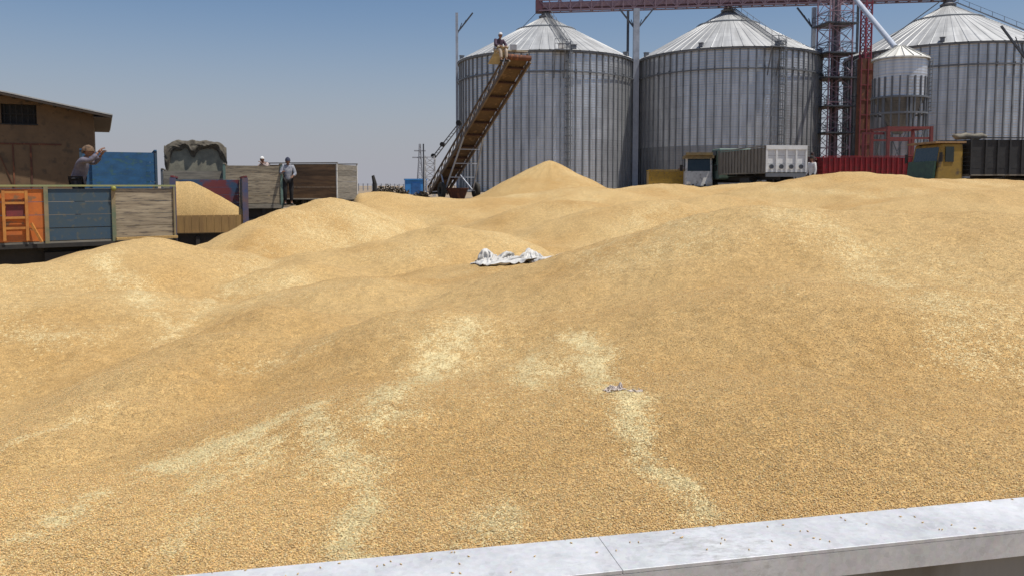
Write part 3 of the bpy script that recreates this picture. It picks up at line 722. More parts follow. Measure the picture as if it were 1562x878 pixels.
# gantry posts
def post(px, Y, ytop, w_, label, brace=('l', 'r'), twin=None, bl=2.0, mt=None):
    c = at(px, 283, Y); z0 = gh(c.x, c.y); zt = at(px, ytop, Y).z-z0; mt = mt or M_steel
    r_ = empty('gantry_post', (c.x, c.y, z0), 0, label, 'post', 'steel posts beside the silos')
    MB().box(-w_/2, w_/2, -w_/2, w_/2, 0, zt).build('column', mt, r_)
    if twin: MB().box(twin-.13, twin+.13, .5, .75, 0, zt).build('side_column', M_dsteel, r_)
    b = MB()
    for s_ in brace:
        k = -1 if s_ == 'l' else 1
        b.beam((0, 0, zt-bl*1.25), (k*bl, 0, zt), .16); b.beam((0, 0, zt-bl*1.1-.6), (k*.6, 0, zt-bl*.62), .08); b.beam((k*.5, 0, zt-bl*1.25+.62), (k*1.1, 0, zt-bl*.2-.45), .06)
    b.build('brace', M_dsteel, r_); return r_
post(698, 97, 20, .30, 'slim free-standing post with one slanting arm, left of the leftmost silo', ('r',), None, 1.9)
post(968, 92, 14, .66, 'broad pale post between the leftmost and middle silos', ('l', 'r'), -.85, 1.9)
post(1235, 91, 12, .40, 'pale post between the middle silo and the lattice tower', ('l',), None, 1.9)
post(1558, 72, 40, .22, 'slim post with slanting arms at the far right edge, before the rightmost silo', ('l',), None, 2.4)
post(1301, 90, 4, .22, 'thin dark steel post between the lattice tower and the red mast', (), None, 1, M_dsteel)
# guy cables from gantry
def cable(A, B, r_, label):
    o = MB().tube([Vector(A), Vector(A).lerp(Vector(B), .5)-Vector((0, 0, .15)), Vector(B)], r_, 5).build('guy_cable', M_dsteel); tag(o, label, 'cable')
cable(a1+Vector((-.7, -.7, .6)), at(745, 92, 95.5)+Vector((0, 0, .0)), .035, 'thin cable from the conveyor end down over the left of the first silo roof')
cable(a3+Vector((-.5, -.5, .6)), at(1300, 96, 87), .06, 'thin cable slanting from the rightmost silo apex towards the red mast')

# lattice bucket elevator tower
c = at(1267, 283, 88); z0 = gh(c.x, c.y)
tw = empty('lattice_tower', (c.x, c.y, z0), R(8), 'tall dark lattice tower with platforms between the middle and rightmost silos', 'tower')
def lattice(mb, w_, zt, bay, t=.1, z0_=0):
    h = w_/2; cs = [(-h, -h), (h, -h), (h, h), (-h, h)]; n = int((zt-z0_)/bay)
    for x, y in cs: mb.beam((x, y, z0_), (x, y, zt), t*1.4)
    for i in range(n):
        za, zb = z0_+i*bay, z0_+(i+1)*bay
        for k in range(4):
            A = cs[k]; B = cs[(k+1) % 4]
            mb.beam((*A, zb), (*B, zb), t*.7); mb.beam((*A, za), (*B, zb), t*.5); mb.beam((*B, za), (*A, zb), t*.5)
m_ = MB(); lattice(m_, 2.6, 30, 1.6, .095); m_.build('frame', mat('tower_steel', (.36, .33, .38), (.36, .17, .20), .6, .1, scale=.8), tw)
for yy in (205, 165, 122, 85, 40):
    zz = at(1267, yy, 88).z-z0
    m_ = MB().box(-1.75, 1.75, -1.75, 1.75, zz, zz+.14)
    for x, y in ((-1.7, -1.7), (1.7, -1.7), (1.7, 1.7), (-1.7, 1.7), (0, -1.7), (0, 1.7)): m_.beam((x, y, zz+.14), (x, y, zz+1.1), .05)
    for z_ in (.6, 1.1):
        for a, b in (((-1.7, -1.7), (1.7, -1.7)), ((1.7, -1.7), (1.7, 1.7)), ((1.7, 1.7), (-1.7, 1.7)), ((-1.7, 1.7), (-1.7, -1.7))): m_.beam((*a, zz+z_), (*b, zz+z_), .04)
    m_.build('platform', M_dsteel, tw)
MB().box(-.34, -.14, -.12, .12, 0, 30).build('elevator_trunk', M_purple, tw); MB().box(.18, .38, -.12, .12, 0, 30).build('elevator_trunk', M_purple, tw)
MB().beam((.7, 1.0, 0), (.7, 1.0, 28), .4, .05).build('tower_ladder', M_dsteel, tw)
zz = at(1267, 122, 88).z
tag(MB().beam(at(1240, 122, 88), at(1252, 122, 88), .15).beam(at(1285, 122, 88), at(1300, 122, 89), .15).build('tie_beam', M_dsteel), 'dark horizontal tie beam bracing the lattice tower to the posts beside it', 'beam')

# red lattice mast and rusty casing
c = at(1314, 283, 82); z0 = gh(c.x, c.y)
rm = empty('lattice_mast', (c.x, c.y, z0), R(20), 'slender red lattice mast rising behind the small hopper bin', 'mast')
m_ = MB(); lattice(m_, .72, at(1314, 2, 82).z-z0, .9, .09); m_.build('frame', mat('mast_red', (.26, .035, .06), (.16, .03, .045), .55, scale=2), rm)
c = at(1317, 283, 80); z0 = gh(c.x, c.y); zt = at(1317, 90, 80).z-z0
rc_ = empty('rusty_casing', (c.x, c.y, z0), R(6), 'tall rust-brown steel casing left of the small hopper bin', 'casing')
m_ = MB().box(-.72, .72, -.2, .5, 0, zt); m_.build('body', M_rust, rc_)
m_ = MB()
for x in (-.7, 0, .7): m_.box(x-.06, x+.06, -.28, -.203, 0, zt)
for k in range(9): m_.box(-.75, .75, -.26, -.204, k*zt/9+.3, k*zt/9+.38)
m_.build('ribs', M_redsteel, rc_)

# small hopper bin
c = at(1367, 283, 70); z0 = gh(c.x, c.y)
hb = empty('hopper_bin', (c.x, c.y, z0), 0, 'small cone-bottomed bin on legs with a pale conical roof, before the rightmost silo', 'hopper bin')
zz = lambda y: at(1367, y, 70).z-z0
Rh = 2.1
def uvlathe(name, prof, m, parent, n=64, smooth=True):
    vs = []; fs = []; uv = []
    for r_, z_ in prof:
        for k in range(n+1):
            t = 2*math.pi*k/n; vs.append((r_*math.cos(t), r_*math.sin(t), z_)); uv.append((t*Rh, z_))
    for i in range(len(prof)-1):
        for k in range(n): fs.append((i*(n+1)+k, i*(n+1)+k+1, (i+1)*(n+1)+k+1, (i+1)*(n+1)+k))
    me = bpy.data.meshes.new(name); me.from_pydata(vs, [], fs); me.materials.append(m)
    ul = me.uv_layers.new(name='UVMap'); ul.data.foreach_set('uv', [c_ for l in me.loops for c_ in uv[l.vertex_index]])
    if smooth: me.polygons.foreach_set('use_smooth', [True]*len(me.polygons))
    o = bpy.data.objects.new(name, me); col.objects.link(o); o.parent = parent; return o
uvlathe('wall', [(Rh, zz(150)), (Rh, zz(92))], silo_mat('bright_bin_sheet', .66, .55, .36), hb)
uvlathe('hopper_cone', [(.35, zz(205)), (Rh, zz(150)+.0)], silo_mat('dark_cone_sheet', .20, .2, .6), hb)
m_ = MB()
for k in range(22):
    t = 2*math.pi*k/22; d = Vector((math.cos(t), math.sin(t), 0)); m_.beam(d*(Rh+.05)+Vector((0, 0, zz(200))), d*(Rh+.05)+Vector((0, 0, zz(120))), .12, .09, up=d)
m_.build('leg_posts', M_ringsteel, hb)
m_ = MB()
for y_ in (152, 176): m_.lathe([(Rh+.1, zz(y_)), (Rh+.18, zz(y_)), (Rh+.18, zz(y_)+.15), (Rh+.1, zz(y_)+.15), (Rh+.1, zz(y_))], 48)
for k in range(6):
    t = 2*math.pi*(k+.5)/6; t2 = 2*math.pi*(k+1.5)/6; a = Vector((math.cos(t), math.sin(t), 0))*Rh; b = Vector((math.cos(t2), math.sin(t2), 0))*Rh
    m_.beam(a, a+Vector((0, 0, zz(150))), .2); m_.beam(a+Vector((0, 0, .5)), b+Vector((0, 0, zz(190))), .08)
m_.build('support_frame', M_ringsteel, hb)
ro = uvlathe('roof', [(Rh+.22, zz(93)), (Rh+.2, zz(91)), (.3, zz(71)), (.0, zz(70))], silo_mat('pale_bin_roof', .74, .1, .6, False, (1, .98, .90)), hb, 64, False)
m_ = MB()
for k in range(20):
    t = 2*math.pi*k/20; d = Vector((math.cos(t), math.sin(t), 0)); m_.beam(d*(Rh+.2)+Vector((0, 0, zz(91)+.04)), d*.3+Vector((0, 0, zz(71)+.03)), .05, .08)
m_.build('roof_ribs', M_roofsheet, ro)
m_ = MB(); 
for s_ in (0, .45): m_.beam((Rh+.45, -.5+s_, zz(170)), (Rh+.45, -.5+s_, zz(90)), .06)
k = zz(170)
while k < zz(92): m_.beam((Rh+.45, -.5, k), (Rh+.45, -.05, k), .05); k += .35
m_.build('ladder', M_stiff, hb)
o = MB().tube([at(1296, -12, 86), at(1366, 73, 70)], .24, 12).build('spout_pipe', mat('pale_blue_pipe', (.62, .66, .72), (.5, .53, .58), .4, .3), None, True, 50)
tag(o, 'pale sloping spout pipe running from the gantry down to the small hopper bin', 'pipe')

# red portal frame
c = at(1385, 283, 52); z0 = gh(c.x, c.y)
pf = empty('portal_frame', (c.x, c.y, z0), 0, 'red steel portal frame standing over the red trailer below the hopper bin', 'steel frame')
zt = at(1385, 193, 52).z-z0; zm = at(1385, 211, 52).z-z0; M_rf = mat('bright_red_steel', (.27, .055, .045), (.17, .045, .04), .55, scale=3)
for x, y in ((-1.38, 0), (1.38, 0), (-1.38, 2.4), (1.38, 2.4)): MB().box(x-.09, x+.09, y-.09, y+.09, 0, zt).build('leg', M_rf, pf)
m_ = MB()
for y in (0, 2.4): m_.box(-1.288, 1.288, y-.07, y+.07, zt-.16, zt-.01); m_.box(-1.288, 1.288, y-.05, y+.05, zm-.06, zm+.06)
for x in (-1.38, 1.38): m_.box(x-.06, x+.06, .092, 2.308, zt-.15, zt-.02)
m_.box(-.06, .06, -.05, .05, zm-2.2, zm-.061); m_.beam((-1.3, 0, 1.0), (0, 0, zm-1.0), .07); m_.beam((0, 0, zm-1.0), (1.3, 0, 1.2), .07); m_.box(-1.288, 1.288, -.04, .04, 1.55, 1.64)
m_.build('cross_beams', M_rf, pf)
m_ = MB().box(-2.9, -1.48, .3, .42, zt-.5, zt-.36).box(-2.9, -2.75, .3, .42, 0, zt-.503); m_.build('side_bracket', M_redsteel, pf)

# ------------------------------------------------------------------ trucks
def planks(mb, P, u, L, z0, z1, n, th=.04, vert=False):
    P = Vector(P); u = Vector(u).normalized(); w_ = Vector((-u.y, u.x, 0))*th/2
    if vert:
        for i in range(n):
            a = P+u*(L*i/n+.004); b = P+u*(L*(i+1)/n-.004); jj = w_*random.uniform(-.2, .2)
            mb.quadbox([a-w_+jj+Vector((0, 0, z0)), b-w_+jj+Vector((0, 0, z0)), b+w_+jj+Vector((0, 0, z0)), a+w_+jj+Vector((0, 0, z0)), a-w_+jj+Vector((0, 0, z1)), b-w_+jj+Vector((0, 0, z1)), b+w_+jj+Vector((0, 0, z1)), a+w_+jj+Vector((0, 0, z1))])
    else:
        h = (z1-z0)/n
        for i in range(n):
            a = P+u*random.uniform(0, .012); b = P+u*(L-random.uniform(0, .012)); jj = w_*random.uniform(-.25, .25)
            za = z0+i*h+.006; zb = z0+(i+1)*h-.006
            mb.quadbox([p+Vector((0, 0, z)) for z in (za, zb) for p in (a-w_+jj, b-w_+jj, b+w_+jj, a+w_+jj)])
_wheel = None
def wheel_at(root, x, y, r_, sgn):
    t = MB(); w_ = .28
    prof = [(r_*.55, -w_/2), (r_*.9, -w_/2), (r_, -w_/2+.04), (r_, w_/2-.04), (r_*.9, w_/2), (r_*.55, w_/2)]
    t.lathe(prof, 24); ww = t.build('wheel', M_tyre, root, True, 35)
    ww.rotation_euler = (R(90), 0, 0); ww.location = (x, y, r_)
    rm_ = MB().lathe([(r_*.56, .09), (r_*.5, .06), (r_*.22, .03), (r_*.18, .1), (.001, .11)], 20)
    rm_.lathe([(r_*.56, -.09), (r_*.5, -.06), (r_*.22, -.03), (r_*.18, -.1), (.001, -.11)], 20)
    rm_.build('rim', M_rim, ww, True, 40)
def cab_parts(root, x0, W, zf, m, hc=1.7, ln=1.75, bonnet=None):
    h = W/2-.06
    b = MB(); z0 = zf-.35; z1 = zf+hc
    xs_ = x0+.25
    b.quadbox([(xs_, -h, z0), (xs_+ln, -h, z0), (xs_+ln, h, z0), (xs_, h, z0), (xs_, -h*.96, z1), (xs_+ln-.28, -h*.94, z1), (xs_+ln-.28, h*.94, z1), (xs_, h*.96, z1)])
    o = b.build('cab', m, root); bv = o.modifiers.new('bevel', 'BEVEL'); bv.width = .08; bv.segments = 3
    zw0 = z0+(z1-z0)*.52; zw1 = z1-.16
    def fx(z): return xs_+ln-.28*(z-z0)/(z1-z0)+.006
    wn_ = MB(); 
    wn_.quadbox([(fx(zw0)-.03, -h*.82, zw0), (fx(zw0), -h*.82, zw0), (fx(zw0), h*.82, zw0), (fx(zw0)-.03, h*.82, zw0), (fx(zw1)-.03, -h*.80, zw1), (fx(zw1), -h*.8, zw1), (fx(zw1), h*.8, zw1), (fx(zw1)-.03, h*.80, zw1)])
    wn_.build('windscreen', M_glass, o)
    for s_ in (-1, 1):
        yy = s_*(h+.004)
        MB().box(xs_+.45, xs_+ln-.42, min(yy, yy-s_*.05), max(yy, yy-s_*.05), zw0, zw1).build('side_window', M_glass, o)
        MB().box(fx(z0)-.02, fx(z0)+.05, s_*h*.75-.13, s_*h*.75+.13, z0+.18, z0+.38).build('headlight', M_white, o)
        mi = MB().beam((xs_+ln-.25, s_*h, zw0+.3), (xs_+ln-.05, s_*(h+.25), zw0+.35), .03); mi.box(xs_+ln-.08, xs_+ln-.04, s_*(h+.25)-.1, s_*(h+.25)+.1, zw0+.0, zw0+.42); mi.build('mirror', M_black, o)
    MB().box(fx(z0)-.02, fx(z0)+.12, -h, h, z0-.22, z0+.08).build('bumper', M_black, root)
    if bonnet:
        bo = MB().quadbox([(xs_+ln-.05, -h*.62, z0), (xs_+ln+1.1, -h*.55, z0), (xs_+ln+1.1, h*.55, z0), (xs_+ln-.05, h*.62, z0), (xs_+ln-.05, -h*.62, z0+1.15), (xs_+ln+1.05, -h*.5, z0+.95), (xs_+ln+1.05, h*.5, z0+.95), (xs_+ln-.05, h*.62, z0+1.15)])
CABOPT = {}
def truck(name, loc, hd, L, W, zf, hs, label, cat='truck', sides=((M_wood_grey, 1.),), tail=M_wood_pale, head=M_wood_grey, hh=None, cabm=None, railm=M_redsteel, nb=5, postm=M_ringsteel, tail_h=None, ztail0=None, group=None, right=None, ribs=0, vert=False, cabopt={}):
    rz = math.atan2(hd[1], hd[0]); z0 = gh(loc[0], loc[1])
    r_ = empty(name, (loc[0], loc[1], z0), rz, label, cat, group)
    h = W/2; hh = hh or hs; tail_h = hs if tail_h is None else tail_h
    ch = MB().box(0, L+(2.0 if cabm else .3), -.45, -.33, zf-.42, zf-.16).box(0, L+(2.0 if cabm else .3), .33, .45, zf-.42, zf-.16)
    for k in range(5): ch.box(.1+k*(L-.2)/5, .2+k*(L-.2)/5, -h+.05, h-.05, zf-.158, zf-.063)
    ch.box(.02, .12, -h*.8, h*.8, zf-.75, zf-.62); ch.box(.04, .1, -h*.6, -h*.55, zf-.62, zf-.42); ch.box(.04, .1, h*.55, h*.6, zf-.62, zf-.42)
    ch.box(L*.35, L*.55, -h*.9, -h*.5, zf-.8, zf-.3); ch.box(L*.35, L*.55, h*.5, h*.9, zf-.8, zf-.3)
    ch.build('chassis', M_black, r_)
    MB().box(0, L, -h, h, zf-.06, zf).build('bed_floor', M_wood_grey, r_)
    rw = min(.5, zf*.42)
    wx = [L*.18, L*.18+1.15] + ([L+1.3] if cabm else [L*.8])
    for x in wx:
        for s_ in (-1, 1): wheel_at(r_, x, s_*(h-.2), rw, s_)
    for side_, segs in ((1, sides), (-1, right or sides)):
        x = 0
        for (m, fr) in segs:
            p_ = MB(); planks(p_, (x+.03, side_*(h-.025), 0), (1, 0, 0), L*fr-.06, zf+.01, zf+hs, nb if not vert else 14, vert=vert)
            if ribs:
                for k in range(int(L*fr/ribs)): p_.box(x+.1+k*ribs, x+.18+k*ribs, side_*(h+.03)-.025, side_*(h+.03)+.025, zf+.02, zf+hs-.02)
            p_.build('side_panel', m, r_); x += L*fr
        x = 0
        for (m, fr) in list(segs)+[(None, 0)]:
            MB().box(max(x-.05, 0), min(x+.05, L), side_*(h+.012)-.04, side_*(h+.012)+.04, zf-.05, zf+hs+.05).build('side_post', postm, r_); x += L*fr
        MB().box(-.02, L+.02, side_*h-.045, side_*h+.045, zf+hs+.052, zf+hs+.10).build('top_rail', railm, r_)
    p_ = MB(); planks(p_, (L-.03, -h+.06, 0), (0, 1, 0), W-.12, zf+.01, zf+hh, nb+2); p_.build('headboard', head, r_)
    if tail:
        p_ = MB(); planks(p_, (.03, -h+.06, 0), (0, 1, 0), W-.12, zf+.01, zf+tail_h, nb, vert=vert); o = p_.build('tailgate', tail, r_)
    if cabm: cab_parts(r_, L, W, zf, cabm, **cabopt)
    return r_
def norm2(x, y): l = math.hypot(x, y); return (x/l, y/l)
ZC = CAMZ
# T1: long side to us, heading left; orange, blue and bare wood panels
pr = at(266, 283, 23.2); pf_ = at(-130, 283, 19.6)
hd = norm2(pf_.x-pr.x, pf_.y-pr.y); L1 = (Vector((pf_.x, pf_.y))-Vector((pr.x, pr.y))).length
W1 = 2.3; lft = (-hd[1], hd[0])          # left side faces us
z_bot = 1.22
T1 = truck('flatbed_truck', (pr.x-lft[0]*W1/2, pr.y-lft[1]*W1/2), hd, L1, W1, z_bot, 1.40,
   'truck with orange, dark blue and bare wood side panels at the far left edge', sides=((M_wood_pale, .27), (M_navy, .27), (M_orange, .46)), right=((M_wood_grey, .5), (M_blue, .5)),
   tail=M_blue, head=M_orange, cabm=M_orange, railm=mat('green_yellow_rail', (.22, .27, .15), (.33, .32, .12), .6, scale=3), nb=4, postm=mat('painted_posts', (.30, .22, .12), (.12, .16, .10), .6, scale=2))
# painted ladder frame and props on the orange panel
m_ = MB(); ya = W1/2+.055
for x in (L1*.615, L1*.70): m_.box(x-.035, x+.035, ya, ya+.05, z_bot+.05, z_bot+1.35)
for z_ in (.35, .62, 1.0, 1.28): m_.box(L1*.615+.037, L1*.70-.037, ya+.005, ya+.04, z_bot+z_, z_bot+z_+.06)
m_.beam((L1*.60, ya+.02, z_bot+.5), (L1*.565, ya+.14, z_bot), .06); m_.beam((L1*.74, ya+.02, z_bot+.5), (L1*.775, ya+.14, z_bot), .06)
m_.build('painted_frame', M_orangey, T1)
MB().box(L1*.625, L1*.69, ya-.03, ya-.012, z_bot+.65, z_bot+1.0).build('red_patch', M_redsteel, T1)
MB().box(-.02, L1*.265, ya-.02, ya+.10, z_bot-.02, z_bot+.05).build('grain_ledge', M_wheat, T1)
MB().box(-.02, L1*1.0, ya-.06, ya-.0, z_bot-.16, z_bot-.05).build('side_skirt', M_black, T1)
MB().box(.5, L1-.1, ya-.5, ya-.42, .12, 1.05).build('side_shade_board', M_black, T1)  # black board added for the dark shade under the bed
m_ = MB().ball((L1*.268, ya+.03, z_bot+1.40), .065, 10, 6); m_.build('lamp_knob', mat('olive_yellow', (.30, .30, .06), None, .6), T1)

def rear_truck(name, pxa, pxb, Y, **k):
    a = at(pxa, 283, Y); b = at(pxb, 283, Y); c = (a+b)/2; hd = norm2(c.x, c.y)
    return truck(name, (c.x, c.y), hd, W=(b-a).length, **k), c, hd, (b-a).length
# T2 open rear, loaded with wheat
T2, c2, hd2, W2 = rear_truck('open_truck', 267, 372, 26, L=4.2, zf=1.15, hs=1.70, label='truck with its rear open, showing blue and red inner sides and wheat spilling inside', sides=((M_navy, 1.),), tail=None, head=mat('blue_red_headboard', (.03, .07, .15), (.14, .03, .04), .6, scale=1.4, stretch=(1, 1, 1), lo=.45, hi=.55),
   cabm=M_blue, nb=4, railm=M_redsteel, postm=mat('blue_post', (.05, .08, .18), (.16, .10, .10), .6, scale=2))
for s_ in (-1, 1): MB().box(-.10, .02, s_*(W2/2-.02)-.09, s_*(W2/2-.02)+.09, .75, 2.88).build('corner_post', MATS['blue_post'], T2)
M_sill = mat('dusty_sill_boards', (.36, .22, .08), (.25, .15, .06), .9, scale=2, stretch=(3, 3, .5))
p_ = MB(); planks(p_, (-.035, -W2/2+.1, 0), (0, 1, 0), W2-.2, 1.12, 1.68, 9, vert=True); p_.build('tailboard', M_sill, T2)
MB().box(.12, .15, -W2/2+.05, W2/2-.05, .12, 1.08).build('under_shade_panel', M_black, T2)  # black sheet standing in for the shade below the bed
# its wheat load: high on the left, running down to the right
z0 = gh(c2.x, c2.y); n1, n2 = 40, 50; V = []; Fq = []
for j in range(n2):
    for i in range(n1):
        yl = (i/(n1-1)-.5)*(W2-.16); xl = .0+4.12*j/(n2-1)
        s_ = (yl/(W2/2)+1)/2                  # 1 = left of heading (left in the photo)
        h = 1.72+1.03*min(1, max(0, (s_-.0)/.74))**.85+.02*float(fbm(np.array(xl*3), np.array(yl*3), 3, 8))
        h -= .9*max(0, xl-2.2)*.35; h = max(h, 1.2)
        V.append((xl, yl, h))
b0 = len(V); V += [(x, y, 1.17) for (x, y, z) in V]
q1 = lambda i, j: j*n1+i
for j in range(n2-1):
    for i in range(n1-1): Fq.append((q1(i, j), q1(i, j+1), q1(i+1, j+1), q1(i+1, j)))
for i in range(n1-1): Fq += [(q1(i, 0), q1(i+1, 0), b0+q1(i+1, 0), b0+q1(i, 0)), (q1(i, n2-1)+b0, q1(i+1, n2-1)+b0, q1(i+1, n2-1), q1(i, n2-1))]
for j in range(n2-1): Fq += [(q1(0, j), b0+q1(0, j), b0+q1(0, j+1), q1(0, j+1)), (q1(n1-1, j+1), b0+q1(n1-1, j+1), b0+q1(n1-1, j), q1(n1-1, j))]
me = np_mesh('wheat_load', np.array(V), np.array(Fq), M_wheat, False)
lo_ = bpy.data.objects.new('wheat_load', me); col.objects.link(lo_); lo_.location = (c2.x, c2.y, z0); lo_.rotation_euler = (0, 0, math.atan2(hd2[1], hd2[0]))
tag(lo_, 'sloping load of wheat inside the open-backed truck', 'grain load')

# T3 pale wooden tailgate
T3, c3, hd3, W3 = rear_truck('wooden_truck', 345, 428, 33, L=3.6, zf=1.35, hs=1.56, label='truck with a closed pale plank tailgate, two men beside it', cabopt=dict(hc=1.2), sides=((M_wood_grey, 1.),), tail=M_wood_pale, cabm=None, nb=5, railm=M_wood_grey, postm=M_teal)
T3.location.z = at(385, 311, 33).z-1.35
MB().box(.12, .15, -W3/2+.02, W3/2-.02, .05, 1.2).build('under_shade_panel', M_black, T3)  # added black sheet: underbody shade, hides the bright ground behind
MB().box(.152, 3.5, -W3/2+.02, -W3/2+.06, .05, 1.2).build('side_shade_board', M_black, T3)  # the same added shade sheet along the right side
MB().box(-.25, .35, -W3/2-.55, -W3/2-.062, 1.20, 1.28).build('side_step', M_wood_pale, T3)
MB().box(-.05, .02, -W3/2, W3/2, 1.16, 1.288).build('rear_sill', M_wood_grey, T3)
for s_ in (-1, 1): MB().box(-.03, .0, s_*(W3/2+.0)-.05, s_*(W3/2)+.05, .7, 2.9).build('corner_post', M_teal, T3)
# T6 with tall headboard and draped tarp
T6, c6, hd6, W6 = rear_truck('high_front_truck', 252, 348, 33.6, L=4.3, zf=1.3, hs=1.95, label='truck with a tall grey rounded headboard draped with folded canvas', sides=((M_wood_grey, 1.),), tail=M_wood_grey, cabm=M_greybrown, nb=6, railm=M_wood_grey)
zt6 = at(296, 219, 38).z-gh(c6.x, c6.y)
m_ = MB(); hw = W6/2-.02; prof = []
for i in range(13):
    t = i/12; x = -hw+2*hw*t; ez = .28*(1-abs(2*t-1)**5); prof.append((x, zt6-.28+ez))
vs = []
for x, z in prof: vs += [(4.33, x, 3.0), (4.33, x, z), (4.45, x, 3.0), (4.45, x, z)]
m_.v = vs
for i in range(12):
    a = i*4; b = a+4; m_.f += [(a, a+1, b+1, b), (a+2, b+2, b+3, a+3), (a+1, a+3, b+3, b+1), (a, b, b+2, a+2)]
m_.f += [(0, 2, 3, 1), (48, 49, 51, 50)]
hbp = m_.build('raised_headboard', mat('grey_arch_board', (.27, .255, .19), (.18, .17, .13), .9, scale=4), T6)
nu, nv = 90, 46; V = []; Fq = []
def archz(y): return zt6-.28+.28*(1-abs(y/hw)**5)
for j in range(nv):
    for i in range(nu):
        t = i/(nu-1)*2-1; y = t*(hw+.06); top = archz(min(hw, max(-hw, y)))
        dep = .36+.10*math.cos(t*7.5+.6)+.16*mnoise.noise(Vector((t*3.1, 2, 7)))+.07*mnoise.noise(Vector((t*14, 2, 3)))+1.0*max(0, abs(t)-.72)/.28*(.8+.4*math.sin(t*23))+.40*math.exp(-((t-.12)*8)**2)
        v_ = j/(nv-1); q0 = .22
        n_ = mnoise.noise(Vector((y*2.2, v_*3, 4)))*.10+mnoise.noise(Vector((y*7+v_*3, v_*5, 9)))*.05+.05*math.sin(y*9+v_*6*math.copysign(1, t))
        if v_ < q0: x = 4.52-(4.52-4.28)*v_/q0; z = top+.07+.05*math.sin(math.pi*v_/q0)+n_*.4
        else:
            w_ = (v_-q0)/(1-q0); x = 4.28-.09*math.sin(math.pi*min(1, w_*1.1))-abs(n_)*1.1*math.sin(math.pi*min(1, w_+.1)); z = top+.07-dep*w_+n_*.6
        V.append((x, y, z))
Fq = [(j*nu+i, j*nu+i+1, (j+1)*nu+i+1, (j+1)*nu+i) for j in range(nv-1) for i in range(nu-1)]
me = np_mesh('draped_tarp', np.array(V), np.array(Fq), M_stone); tp = bpy.data.objects.new('draped_tarp', me); col.objects.link(tp); tp.parent = T6
sm = tp.modifiers.new('thick', 'SOLIDIFY'); sm.thickness = .03
# T5 blue
T5, c5, hd5, W5 = rear_truck('blue_truck', 132, 234, 30, L=4.6, zf=1.35, hs=at(180, 232, 30).z-1.35, label='truck with a high plain blue tailgate, below the mud building', sides=((M_blue, 1.),), tail=M_blue, head=M_blue, cabm=M_blue, nb=7, railm=M_blue, postm=M_navy)
MB().box(-.09, -.04, -.9, .9, 2.2, 3.7).build('tail_panel', M_blue, T5)
# T4 side on, right
a4 = at(515, 283, 38); hd4 = norm2(-.98, .2); l4 = (-hd4[1], hd4[0])
zb4 = gh(a4.x, a4.y)
T4 = truck('brown_truck', (a4.x-l4[0]*1.2, a4.y-l4[1]*1.2), hd4, 3.5, 2.4, .34, at(515, 251, 38).z-zb4-.34-.1, 'truck with dark brown wooden sides standing beyond the two men', sides=((M_wood_brown, 1.),), tail=M_wood_grey, head=M_wood_brown, cabm=None, nb=6, railm=M_wood_grey, postm=M_white)

# white tipper
aw = at(1167, 283, 46); hdw = norm2(-.105, .995); lw = (-hdw[1], hdw[0]); Ww = 2.45
zfw = at(1200, 263, 46).z-gh(aw.x, aw.y); hsw = at(1200, 225, 46).z-at(1200, 263, 46).z
TW = truck('white_tipper', (aw.x-lw[0]*Ww/2, aw.y-lw[1]*Ww/2), hdw, 7.4, Ww, zfw, hsw, 'tipper truck with a white ribbed rear door and a dusty brown side',
   sides=((M_greybrown, 1.),), tail=mat('clean_white_paint', (.86, .86, .84), (.72, .71, .68), .5, scale=3), head=M_greybrown, cabm=M_teal, railm=M_greybrown, nb=3, postm=M_greybrown, ribs=.5, tail_h=hsw)
m_ = MB()
for k in range(5): y = -Ww/2+.05+k*(Ww-.1)/4; m_.box(-.06, .0, y-.05, y+.05, zfw, zfw+hsw+.1)
m_.box(-.07, .0, -Ww/2, Ww/2, zfw+hsw-.12, zfw+hsw+.12); m_.build('door_frame', MATS['clean_white_paint'], TW)
for k in range(4):
    y = -Ww/2+.36+k*(Ww-.1)/4; o = MB().lathe([(.001, .03), (.13, .03), (.13, -.03), (.001, -.03)], 14).build('tail_roundel', M_dsteel, TW); o.location = (-.06, y, zfw+.32); o.rotation_euler = (0, R(90), 0)
MB().box(-.12, -.02, -Ww/2, Ww/2, zfw-.26, zfw-.06).build('rear_bumper', M_ringsteel, TW)
# ochre-roofed truck facing us and yellow truck
def facing_truck(name, px, Y, W, m, mroof, label, zf=1.0, hc=1.5, L=3.6):
    c = at(px, 283, Y); z0 = gh(c.x, c.y); hd = norm2(-c.x*.6, -c.y)
    t = truck(name, (c.x-hd[0]*(L+2), c.y-hd[1]*(L+2)), hd, L, W, zf, .9, label, sides=((M_wood_grey, 1.),), cabm=m, nb=3)
    if mroof:
        MB().box(L+.2, L+2.0, -W/2, W/2, zf+hc+.22, zf+hc+.42).box(L+1.6, L+2.15, -W/2+.1, W/2-.1, zf+hc+.422, zf+hc+.6).build('roof_rack', mroof, t)
    return t
facing_truck('ochre_roofed_truck', 1066, 54, 1.95, M_white, mat('ochre_boards', (.33, .23, .09), (.2, .15, .08), .8), 'white-cabbed truck with an ochre roof rack, between the yellow truck and the white tipper', .95, 1.35)
ay = at(1040, 283, 57); TY = truck('yellow_truck', (ay.x, ay.y), norm2(-1, .1), 2.4, 2.0, .75, .95, 'low yellow truck bed half hidden by wheat below the middle silo', 'truck', sides=((M_yellow, 1.),), tail=M_yellow, head=M_yellow, cabm=None, railm=M_yellow, nb=3, postm=M_yellow)
TY.location.z += .35 if False else 0
